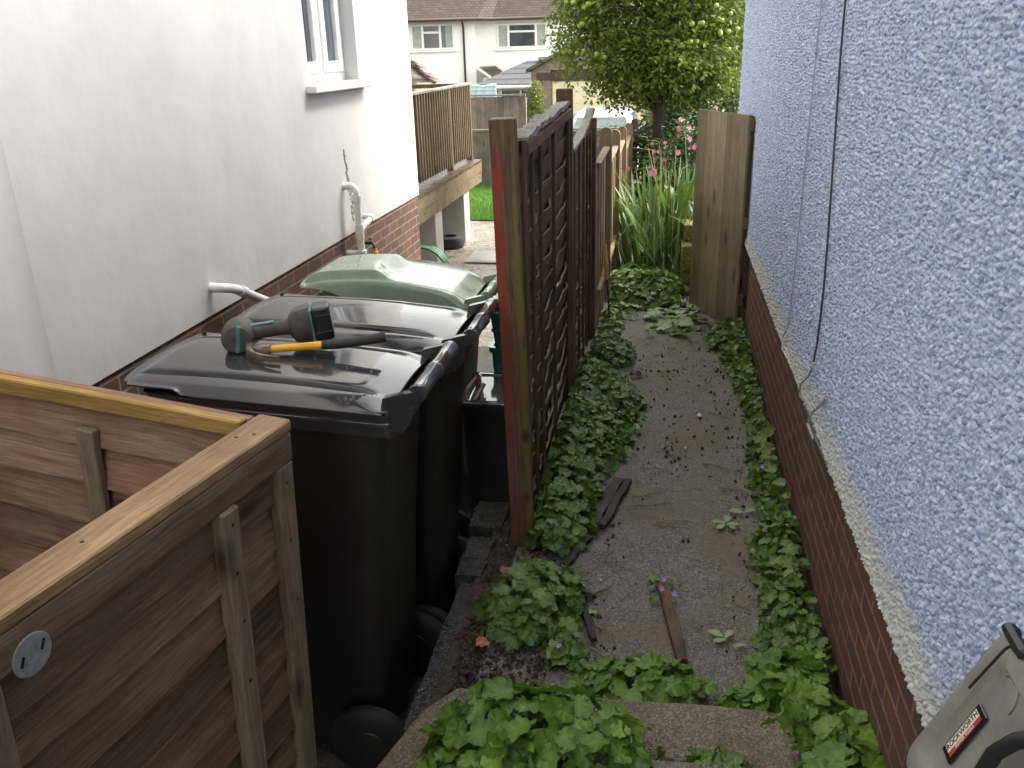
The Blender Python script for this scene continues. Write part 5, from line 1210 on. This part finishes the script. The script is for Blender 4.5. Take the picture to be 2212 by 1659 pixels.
for (x, y, z) in ((-1.2, 12.3, 2.2), (.75, 12.2, 2.3), (-.4, 11.6, 2.6), (.2, 12.9, 3.1), (-.9, 13.2, 2.9), (.9, 13.0, 2.9), (-.2, 11.4, 1.9), (-.7, 12.0, 3.3), (.5, 11.7, 3.2)):
    e = V((x, y, z)); limb(b, curve((-.125, 12.13, 1.25 + rnd.uniform(0, .25)), e, (0, 0, .12)), .05, .012)
    for _ in range(2): limb(b, curve(V((-.125, 12.3, 1.6)).lerp(e, rnd.uniform(.5, .9)) + V((0, 0, .1)), e + rdir(-.4, .6) * rnd.uniform(.3, .6), (0, 0, .05), 4), .016, .004, 6)
b.build('trunk', M['bark_tree'], at_, smooth=60)
b = MB()
tips = foliage(b, TC, (1.60, 1.40, 1.60), 5600, 7, .080, [((-1, -.2, -.45), .10), ((.9, -.3, -.35), .15), ((0, -.4, -1), .05), ((-.3, -.5, .7), .15)], hollow=.25)
foliage(b, (-.35, 12.2, 1.72), (.80, .60, .42), 520, 7, .075, [], hollow=.1)
foliage(b, (.45, 12.3, 1.75), (.65, .6, .45), 420, 7, .075, [], hollow=.1)
foliage(b, (-.2, 11.6, 1.95), (.85, .35, .50), 360, 7, .075, [], hollow=.1)
for p0, d0, n in (((-1.28, 12.1, 2.05), (-1, -.1, .55), 16), ((-1.42, 12.1, 2.25), (-.8, 0, .9), 12), ((-1.2, 12.0, 1.9), (-.9, 0, .1), 14), ((-.75, 11.9, 1.62), (.1, -.1, -.7), 14), ((-.35, 11.8, 1.42), (.2, 0, -.5), 16), ((-.95, 11.9, 1.8), (-.3, 0, -.8), 14), ((.2, 11.8, 1.45), (.3, 0, -.3), 18)):
    for k in range(n):
        q = V(p0) + V(d0) * .028 * k + rdir(-1, 1) * .035
        small_leaf(b, q, rdir(-.6, .6), rdir(.2, 1.2), .075 * rnd.uniform(.7, 1.2), rnd.uniform(.35, 1))
b.build('crown', M['leaf_apple'], at_, smooth=None, flip=False)
spots_ = []
while len(spots_) < 56:
    v = V((rnd.gauss(0, 1), rnd.gauss(0, 1), rnd.gauss(0, 1))).normalized()
    if v.y > -.45 or not -.60 < v.z < .25: continue
    q = TC + V((v.x * 1.50, v.y * 1.36, v.z * 1.50)) * (0.90 + .12 * rnd.random())
    for _ in range(rnd.choice((1, 1, 1, 2, 3))): spots_.append(q + rdir(-.4, .4) * .06)
for c in spots_[:58]:
    bb = MB(); apple(bb, c, rnd.uniform(.027, .036), Euler((rnd.uniform(-.4, .4), rnd.uniform(-.4, .4), 0)).to_matrix()); bb.build('apple', M['apple'], at_, smooth=60)

def shrub(name, label, c, rad, n, size, mat, group=None, lobes=(), stem=True, per=6, cat='shrub'):
    z0 = c[2] - rad[2]
    root = thing(name, label, cat, (c[0], c[1], z0), 0, group)
    b = MB(); t = foliage(b, c, rad, n, per, size, list(lobes)); b.build('foliage', mat, root, flip=False)
    if stem:
        b = MB()
        for _ in range(5):
            e = V(c) + V((rnd.uniform(-.6, .6) * rad[0], rnd.uniform(-.6, .6) * rad[1], rnd.uniform(-.2, .6) * rad[2])); limb(b, curve((c[0] + rnd.uniform(-.08, .08), c[1], z0 - .1), e, (0, 0, .05)), .022, .006, 6)
        b.build('stems', M['bark_tree'], root, smooth=60)
    return root, t
rs, rt = shrub('rose_shrub', 'rose shrub dotted with pink flowers behind the apple trunk', (.30, 11.3, .78), (.62, .5, .85), 520, .06, M['leaf_shrub'], lobes=[((0, 0, 1), .2)], cat='flowering shrub')
M['pink'] = m_plain('pink_petals', (0.66, 0.28, 0.38), 0.6, 0.25, 40)
def blossom(c, r, parent, ax=None):
    f = MB(); ax = (ax or (V((0, -1, .4)) + rdir(-.4, .4) * .5)).normalized(); u = ax.orthogonal().normalized(); w = ax.cross(u)
    for ring, (n, rr_, lift_) in enumerate(((6, 1.0, .25), (5, .65, .5), (3, .35, .65))):
        for k in range(n):
            a = 2 * math.pi * (k + ring * .5) / n; q = u * math.cos(a) + w * math.sin(a); t = ax.cross(q)
            f.add([c, c + (q * .55 + t * .42) * r * rr_ + ax * r * lift_ * .5, c + q * r * rr_ + ax * r * lift_, c + (q * .55 - t * .42) * r * rr_ + ax * r * lift_ * .5], [(0, 1, 2, 3)])
    f.build('blossom', M['pink'], parent)
n = 0
rnd.shuffle(rt)
for p, v in rt:
    if n >= 34: break
    if v.y > .1 or p.z < .55: continue
    blossom(p + v * .06 + V((0, -.05, 0)), rnd.uniform(.022, .036), rs); n += 1
for (x, y, z, r) in ((-.12, 8.2, 1.02, .048), (-.37, 8.5, 1.02, .026), (-.29, 8.35, .92, .022), (.0, 8.7, .82, .02), (.25, 8.6, .62, .02)): blossom(V((x, y, z)), r, ir)
shrub('garden_shrub', 'dark green shrub behind the pale fence left of the apple trunk', (-.42, 12.2, .55), (.42, .6, .70), 520, .065, M['leaf_shrub'], 'garden shrubs')
shrub('garden_shrub', 'dark green shrub filling the gap right of the rose shrub', (.95, 12.6, .9), (.75, .8, 1.1), 800, .075, M['leaf_hedge'], 'garden shrubs')
shrub('garden_shrub', 'low green shrub behind the sword leaved clump beside the gate', (.45, 10.2, .25), (.55, .55, .5), 480, .065, M['leaf_shrub'], 'garden shrubs')
shrub('garden_shrub', 'low mixed shrub at the foot of the apple trunk', (-.2, 10.4, .05), (.45, .6, .45), 420, .06, M['leaf_shrub'], 'garden shrubs')
shrub('garden_shrub', 'tall dark shrub directly behind the rose shrub and apple trunk', (.45, 13.6, .85), (1.1, .6, 1.1), 1300, .08, M['leaf_hedge'], 'garden shrubs')
shrub('hedge_tree', 'tall dark tree beyond the apple tree filling the gap by the blue wall', (1.6, 17.5, 2.2), (2.4, 1.6, 3.2), 2300, .16, M['leaf_hedge'], None, cat='tree')
shrub('ivy_growth', 'green ivy growing up the left corner of the garage', (-3.38, 22.9, .75), (.22, .25, .75), 170, .085, M['leaf_apple'], None, stem=False, cat='climbing plant')

# ------------------------------------------------------------------ timber deck
dk = thing('timber_deck', 'raised timber deck with slatted railing on white piers behind the white house', 'deck', (-3.0, 10.0, -.5))
DX = -2.95
b = MB(); nb = 42
for i in range(nb):
    y = 7.62 + (13.88 - 7.62) * (i + .5) / nb; b.box((DX - 1.6, y, .485), (3.22, (13.88 - 7.62) / nb - .008, .028))
M['wood_deckx'] = m_wood('wet_deck_boards', (0.05, 0.036, 0.025), (0.10, 0.075, 0.055), (0.16, 0.125, 0.095), 'X', rough=0.4, wet=.9); b.build('deck_boards', M['wood_deckx'], dk)
b = MB(); b.span((DX - .045, 7.62, .30), (DX, 13.90, .468), bev=.004); b.span((DX - .050, 7.62, .145), (DX - .008, 13.90, .296), bev=.004); b.span((DX - 3.2, 13.86, .15), (DX - .05, 13.9, .468)); b.build('fascia', M['wood_deck'], dk)
for y0, y1 in ((11.0, 11.75), (12.7, 13.35), (8.6, 9.2)):
    b = MB(); b.span((DX - 1.05, y0, -.75), (DX - .04, y0 + .36 if y0 > 9 else y1, .143), bev=.006); b.build('pier', M['block'], dk)
rx = -3.13
b = MB(); b.span((rx - .055, 8.0, 1.635), (rx + .055, 14.0, 1.668), bev=.004); hr = b.build('handrail', M['wood_grey'], dk)
b = MB(); b.span((rx - .02, 8.0, 1.55), (rx + .02, 13.9, 1.63)); b.span((rx - .02, 8.0, .60), (rx + .02, 13.9, .68)); b.build('railing_beam', M['wood_deckz'], dk)
for y in (8.6, 10.6, 12.55, 13.86): 
    b = MB(); b.span((rx - .045, y - .045, .5), (rx + .045, y + .045, 1.634), bev=.003); b.build('railing_post', M['wood_deckz'], dk)
nbal = 46
for i in range(nbal):
    y = 8.1 + 5.68 * i / (nbal - 1)
    if min(abs(y - q) for q in (8.6, 10.6, 12.55, 13.86)) < .075: continue
    b = MB(); b.span((rx + .021, y - .02, .575), (rx + .058, y + .02, 1.632)); b.build('baluster', M['wood_deckz'], dk)
b = MB(); b.span((rx - 3, 13.82, 1.60), (rx - .06, 13.90, 1.66)); b.span((rx - 3, 13.84, 1.25), (rx - .06, 13.88, 1.52)); b.build('end_rail', M['wood_deckz'], dk)
M['green_hose'] = m_plain('green_hose', (0.02, 0.12, 0.06), 0.35, 0.2)
b = MB(); b.tube([V((-2.32 + .26 * math.cos(t) , 7.95 + .05 * t / 6, .05 + .30 * math.sin(t))) for t in [2 * math.pi * k / 20 for k in range(45)]], .014, 8); tag(b.build('hose_coil', M['green_hose'], smooth=60), 'green garden hose coiled at the corner of the white house', 'hose')
b = MB(); b.lathe([(.02, 0), (.20, .0), (.215, .05), (.19, .15), (.12, .17), (.10, .17), (.09, .02)], (-3.15, 12.35, -.60), n=20); tag(b.build('plant_pot', M['rubber'], smooth=40), 'black pot lying between the deck piers', 'pot')
M['cover'] = m_plain('steel_cover', (0.30, 0.29, 0.27), 0.28, 0.2, metal=.5)
b = MB(); b.box((-2.38, 11.65, -.575), (.55, .62, .012), bev=.004); b.box((-2.38, 11.65, -.58), (.64, .71, .012), bev=.004); tag(b.build('drain_cover', M['cover']), 'metal drain cover set in the wet pale patio', 'drain cover')

# lawn blades
M['grass'] = m_leaf('grass_blade', (0.06, 0.17, 0.015), (0.11, 0.27, 0.025), (0.18, 0.36, 0.05), .5, .3, vein=False)
b = MB()
for _ in range(7000):
    x, y = rnd.uniform(-4.2, -2.6), 14.45 + 3.9 * rnd.random() ** 1.3; az = rnd.uniform(0, 6.28); h = rnd.uniform(.04, .09); d = V((math.cos(az), math.sin(az), 0)); s = V((-d.y, d.x, 0)) * .008; p = V((x, y, -.588)); t = rnd.random()
    b.add([p - s, p + s, p + d * h * .3 + V((0, 0, h))], [(0, 1, 2)], [(t, .5, 0)] * 3)
tag(b.build('grass', M['grass'], flip=False), 'bright green mown grass beyond the pale patio', 'grass', kind='stuff')

# ------------------------------------------------------------------ back fences
def close_board(name, label, x0, x1, y, z0, z1, seed, cap=True):
    root = thing(name, label, 'fence', ((x0 + x1) / 2, y, z0), 0, 'close boarded fences behind the lawn')
    rr = random.Random(seed); b = MB(); x = x0
    while x < x1 - .02:
        w = min(.105, x1 - x); b.box((x + w / 2, y + rr.uniform(-.004, .004), (z0 + z1) / 2), (w - .004, .018, z1 - z0 + rr.uniform(-.02, .01)), bev=.002); x += w
    b.build('boards', M['wood_backz'], root)
    if cap: b = MB(); b.span((x0, y - .035, z1 + .012), (x1, y + .035, z1 + .045)); b.build('capping', M['wood_grey'], root)
    for q in (x0 + .02, x1 - .04):
        b = MB(); b.span((q - .045, y + .012, z0), (q + .045, y + .10, z1 - .02)); b.build('post', M['wood_backz'], root)
close_board('board_fence', 'nearer low board fence with a dark capping behind the lawn', -6.5, -1.0, 18.45, -.62, .54, 3)
close_board('board_fence', 'taller pale board fence standing behind the low one', -6.8, -3.10, 19.5, -.7, 1.19, 4)
# ------------------------------------------------------------------ garage and car
M['garage_block'] = m_brick('pale_garage_block', 'XZ', (.36, .30, .22), (.27, .22, .16), (.33, .28, .21), msize=.010)
M['garage_door'] = m_plain('cream_garage_door', (0.74, 0.66, 0.43), 0.45, 0.05)
M['dark_fascia'] = m_plain('dark_brown_fascia', (0.055, 0.035, 0.028), 0.6, 0.3)
gg = thing('garage', 'pale block garage with a cream panelled door behind the parked car', 'garage', (-2.0, 24.0, -.7))
gx0, gx1, gy = -3.66, .4, 24.0
b = MB(); b.span((gx0, gy, -.9), (-3.13, gy + 5, 1.62)); b.span((-.55, gy, -.9), (gx1, gy + 5, 1.62)); b.span((-3.13, gy + .10, 1.36), (-.55, gy + 5, 1.62))
b.prism([(gx0, gy + .02, 1.62), (gx1, gy + .02, 1.62), ((gx0 + gx1) / 2, gy + .02, 2.62)], (0, 4.9, 0)); b.build('wall', M['garage_block'], gg)
b = MB(); b.span((-3.5, gy - .05, 1.375), (-.3, gy - .005, 1.56)); b.build('lintel', M['dark_fascia'], gg)
b = MB()
for k in range(7): b.box((-1.84, gy + .045, -.75 + .30 * (k + .5)), (2.50, .03, .296), bev=.006)
gd = b.build('garage_door', M['garage_door'], gg); 
b = MB(); b.span((-3.128, gy + .02, -.9), (-3.092, gy + .07, 1.357)); b.span((-.588, gy + .02, -.9), (-.552, gy + .07, 1.357)); b.span((-3.092, gy + .02, 1.325), (-.588, gy + .07, 1.357)); b.build('door_frame', M['garage_block'], gg)
mx_ = (gx0 + gx1) / 2
b = MB()
for s in (-1, 1):
    e = gx0 - .12 if s < 0 else gx1 + .12
    b.prism([(e, gy - .12, 1.57), (mx_, gy - .12, 2.64), (mx_, gy - .12, 2.72), (e, gy - .12, 1.65)], (0, 5.3, 0))
M['tile_flat'] = m_tiles('mossy_garage_tiles', (0.10, 0.085, 0.07), (0.15, 0.125, 0.10), (0.04, 0.035, 0.03), .28, .18, 'YZ'); b.build('roof', M['tile_flat'], gg)
car = thing('parked_car', 'silver hatchback parked in front of the cream garage door', 'car', (-1.35, 20.5, -.64))
M['car_paint'] = m_plain('silver_car_paint', (0.50, 0.53, 0.55), 0.25, 0.05, metal=.3, coat=.6)
M['car_red'] = m_plain('red_lamp', (0.30, 0.02, 0.02), 0.2, 0.1)
M['car_glass'] = m_glass('car_glass', (0.16, 0.22, 0.22), (0.24, 0.31, 0.31), .05)
cx0 = -1.42
def car_ring(y, prof): return [V((cx0 + x, y, z - .64)) for x, z in prof]
def cprof(w, zb, zs_, zr, wr): return [(-w * .95, zb), (w * .95, zb), (w, (zb + zs_) / 2), (w * .96, zs_), (wr, zr - .06), (wr * .85, zr), (-wr * .85, zr), (-wr, zr - .06), (-w * .96, zs_), (-w, (zb + zs_) / 2)]
b = MB(); b.loft([car_ring(18.95, cprof(.78, .35, .80, .86, .72)), car_ring(19.0, cprof(.82, .25, .92, .98, .74)), car_ring(19.3, cprof(.84, .22, .95, 1.42, .60)), car_ring(19.6, cprof(.84, .22, .95, 1.49, .60)), car_ring(20.8, cprof(.84, .22, .95, 1.50, .60)), car_ring(21.5, cprof(.84, .22, .95, 1.02, .70)), car_ring(22.5, cprof(.80, .25, .80, .84, .68))])
b.build('body', M['car_paint'], car, smooth=40)
b = MB(); b.prism([V((cx0 - .62, 19.00, 0.37)), V((cx0 + .62, 19.00, 0.37)), V((cx0 + .52, 19.245, 0.73)), V((cx0 - .52, 19.245, 0.73))], (0, -.03, .012)); b.build('rear_window', M['car_glass'], car)
for s in (-1, 1):
    b = MB(); b.prism([V((cx0 + s * .815, 19.75, .33)), V((cx0 + s * .815, 21.1, .33)), V((cx0 + s * .63, 20.8, .78)), V((cx0 + s * .63, 19.85, .78))], (s * .015, 0, .01)); b.build('side_window', M['car_glass'], car)
    b = MB(); b.span((cx0 + s * .60, 18.94, .12), (cx0 + s * .80, 19.06, .34), bev=.03, seg=2); b.build('tail_light', M['car_red'], car, smooth=60)
    for y in (19.55, 21.75):
        b = MB(); b.lathe([(.12, -.09), (.27, -.09), (.30, -.06), (.30, .06), (.27, .09), (.12, .09)], (cx0 + s * .74, y, -.34), 'X', 24); b.build('wheel', M['rubber'], car, smooth=40)
b = MB(); b.tube([V((cx0 + .02, 19.7, .84)), V((cx0 + .02, 19.6, 1.08))], .004, 5); b.build('aerial', M['iron'], car)
M['leaf_red'] = m_leaf('red_leaf', (0.10, 0.02, 0.02), (0.20, 0.05, 0.05), (0.30, 0.12, 0.09), .5, .25, vein=False)
shrub('red_shrub', 'reddish leaved shrub showing over the pale fence in front of the car', (-.95, 15.6, .35), (.33, .4, .55), 150, .07, M['leaf_red'], None, cat='shrub')
# ------------------------------------------------------------------ bungalow roofs and cloth
M['tile_grey'] = m_tiles('grey_roof_tiles', (0.085, 0.088, 0.095), (0.10, 0.105, 0.112), (0.035, 0.036, 0.04), 6.0, .16, 'XZ', .018)
bg_ = thing('bungalow', 'low building with a grey hipped roof behind the tall board fence', 'building', (-4.2, 30.0, -1.0))
b = MB(); b.span((-6.3, 30.2, -1.1), (-1.2, 34.5, .95)); b.build('wall', M['render'], bg_)
b = MB(); a = [V(p) for p in ((-6.55, 29.9, 1.07), (-.9, 29.9, 1.07), (-.9, 35, 1.07), (-6.55, 35, 1.07), (-4.95, 31.6, 1.80), (-2.6, 31.6, 1.80))]
b.add(a, [(0, 1, 5, 4), (1, 2, 5), (2, 3, 4, 5), (3, 0, 4), (3, 2, 1, 0)]); b.build('roof', M['tile_grey'], bg_)
b = MB(); b.box((-4.4, 31.6, 1.86), (.28, .2, .12), bev=.02); b.build('ridge_vent', M['galv'], bg_)
b = MB(); b.tube([(-6.55, 29.86, 1.0), (-.9, 29.86, 1.0)], .055, 10); b.build('gutter', M['upvc'], bg_, smooth=60)
b = MB(); b.span((-5.6, 30.13, -.2), (-3.6, 30.19, .86)); wfr = b.build('window', M['pane_dark'], bg_); wfr['_base'] = bg_['_base']
b = MB()
for x in (-5.62, -4.95, -4.28, -3.6): b.span((x - .03, 30.08, -.2), (x + .03, 30.13, .9))
b.build('frame', M['upvc'], wfr)
M['cloth'] = None
t = NT('pale_blue_cloth'); s_ = t.sep(t.pos()); wv = t.math('SINE', t.math('MULTIPLY', t.math('ADD', s_[2], t.math('MULTIPLY', t.noise(t.pos(), 3), .05)), 75.0))
t.bsdf(t.ramp(t.math('ADD', t.math('MULTIPLY', wv, .5), .5), [(.3, (.36, .58, .68)), (.6, (.62, .76, .80))]), .8, t.bump(t.noise(t.pos(), 8), .03, .6)); M['cloth'] = t.m
b = MB(); b.grid(24, 12, lambda u, v: (-4.50 + .66 * u, 20.0 + .03 * math.sin(u * 22 + v * 3) + .02 * v, 1.43 + .02 * math.sin(u * 9) - .42 * v))
cl = tag(b.build('cloth', M['cloth'], smooth=180), 'pale blue striped cloth hanging above the board fence', 'cloth')
md = cl.modifiers.new('shell', 'SOLIDIFY'); md.thickness = .012
sh = thing('shed', 'small building with a ragged tiled roof seen above the deck railing', 'building', (-9.0, 28.0, -1.0))
b = MB(); b.span((-12.5, 28.1, -1.1), (-8.35, 31.5, 1.28)); b.build('wall', M['wood_backz'], sh)
b = MB(); b.prism([(-12.7, 27.9, 1.27), (-7.35, 27.9, 1.27), (-8.3, 29.0, 1.80), (-11.4, 29.0, 2.3)], (0, .9, 0)); b.build('roof', M['tile_flat'], sh)
b = MB()
for k in range(9): b.box((-7.42 - .105 * k, 27.95 + .12 * k, 1.32 + .062 * k + rnd.uniform(-.02, .04)), (.22, .22, .10), rot=(0, R(28), 0), jit=.02, bev=.01)
b.build('ridge_tiles', M['tile_flat'], sh)
# ------------------------------------------------------------------ pair of white houses far behind
fh = thing('far_house', 'large white house with brown tiled hipped roof and two upper windows in the background', 'house', (-7.5, 38.0, -2.0), R(11), local=True)
M['far_white'] = m_plain('far_white_render', (0.86, 0.855, 0.83), .8, .05, 2)
FB = V((-7.5, 38.0, -2.0)); hz = lambda z: z + 2.0
b = MB(); b.span((-6.0, 0, 0), (-.62, 7, hz(3.55))); b.span((-.62, .55, 0), (3.55, 7, hz(3.55)))
b.build('wall', M['far_white'], fh)
b = MB()
a = [V(p) for p in ((-6.4, -.45, hz(3.42)), (-.5, -.45, hz(3.42)), (0.1, .2, hz(3.42)), (4.0, .2, hz(3.42)), (4.0, 7.5, hz(3.42)), (-6.4, 7.5, hz(3.42)), (-3.6, 3.6, hz(6.4)), (1.2, 3.6, hz(6.4)))]
b.add(a, [(0, 1, 6), (1, 2, 7, 6), (2, 3, 7), (3, 4, 7), (4, 5, 6, 7), (5, 0, 6), (5, 4, 3, 2, 1, 0)])
rf_ = b.build('roof', M['tile'], fh)
b = MB(); b.tube([(-6.4, -.50, hz(3.40)), (-.5, -.50, hz(3.40)), (.1, .13, hz(3.40)), (4.0, .13, hz(3.40))], .07, 8)
b.build('gutter', M['dark_fascia'], fh, smooth=60)
b = MB(); b.tube([(-1.14, -.42, hz(3.4)), (-1.10, -.08, hz(3.1)), (-1.10, -.08, .3)], .045, 8); b.build('downpipe', M['dark_fascia'], fh, smooth=60)
def far_window(x0, x1, y, z0, z1, splits, curt):
    b = MB(); w = .07
    b.span((x0, y - .05, z0), (x0 + w, y - .003, z1)); b.span((x1 - w, y - .05, z0), (x1, y - .003, z1)); b.span((x0 + w, y - .05, z1 - w), (x1 - w, y - .003, z1)); b.span((x0 + w, y - .05, z0), (x1 - w, y - .003, z0 + w))
    m0, m1 = splits
    for m_ in splits: b.span((m_ - .05, y - .055, z0 + w), (m_ + .05, y - .004, z1 - w))
    b.span((m0 + .05, y - .055, z1 - .36), (m1 - .05, y - .004, z1 - .28)); b.span((x0 - .12, y - .10, z0 - .09), (x1 + .12, y - .004, z0 - .01))
    f = b.build('window', M['upvc'], fh)
    b = MB(); b.span((x0 + w, y - .025, z0 + w), (x1 - w, y - .005, z1 - w)); b.build('pane', M['pane_dark'], f)
    for (c0, c1) in curt: b = MB(); b.grid(20, 1, lambda u, v: (c0 + (c1 - c0) * u, y - .029 + .003 * math.sin(u * 40), z0 + w + (z1 - z0 - 2 * w) * v)); b.build('curtain', M['curtain'], f)
far_window(-3.30, -1.50, -.001, hz(2.27), hz(3.26), (-2.82, -2.08), [(-3.22, -2.88), (-1.86, -1.58)])
far_window(.30, 2.42, .549, hz(2.25), hz(3.22), (.78, 1.95), [(.37, .73), (2.0, 2.35)])
b = MB(); b.prism([(-.9, -2.2, hz(-1)), (-.3, -2.2, hz(1.15)), (.5, -2.2, hz(1.15)), (1.6, -2.2, hz(.2)), (1.6, -2.2, hz(-1))], (0, 2.6, 0)); b.build('porch', M['far_white'], fh)
b = MB(); b.prism([(-.5, -2.35, hz(1.55)), (.2, -2.35, hz(1.58)), (1.75, -2.35, hz(.35)), (1.4, -2.35, hz(.30))], (0, 2.8, 0)); b.build('porch_roof', M['tile_flat'], fh)
b = MB(); b.prism([(-.62, -2.40, hz(1.56)), (-.48, -2.40, hz(1.56)), (1.45, -2.40, hz(.15)), (1.3, -2.40, hz(.15))], (0, .1, 0)); b.build('barge_board', M['upvc'], fh)

for o in bpy.data.objects:
    for k in ('_base', '_local'):
        if k in o: del o[k]
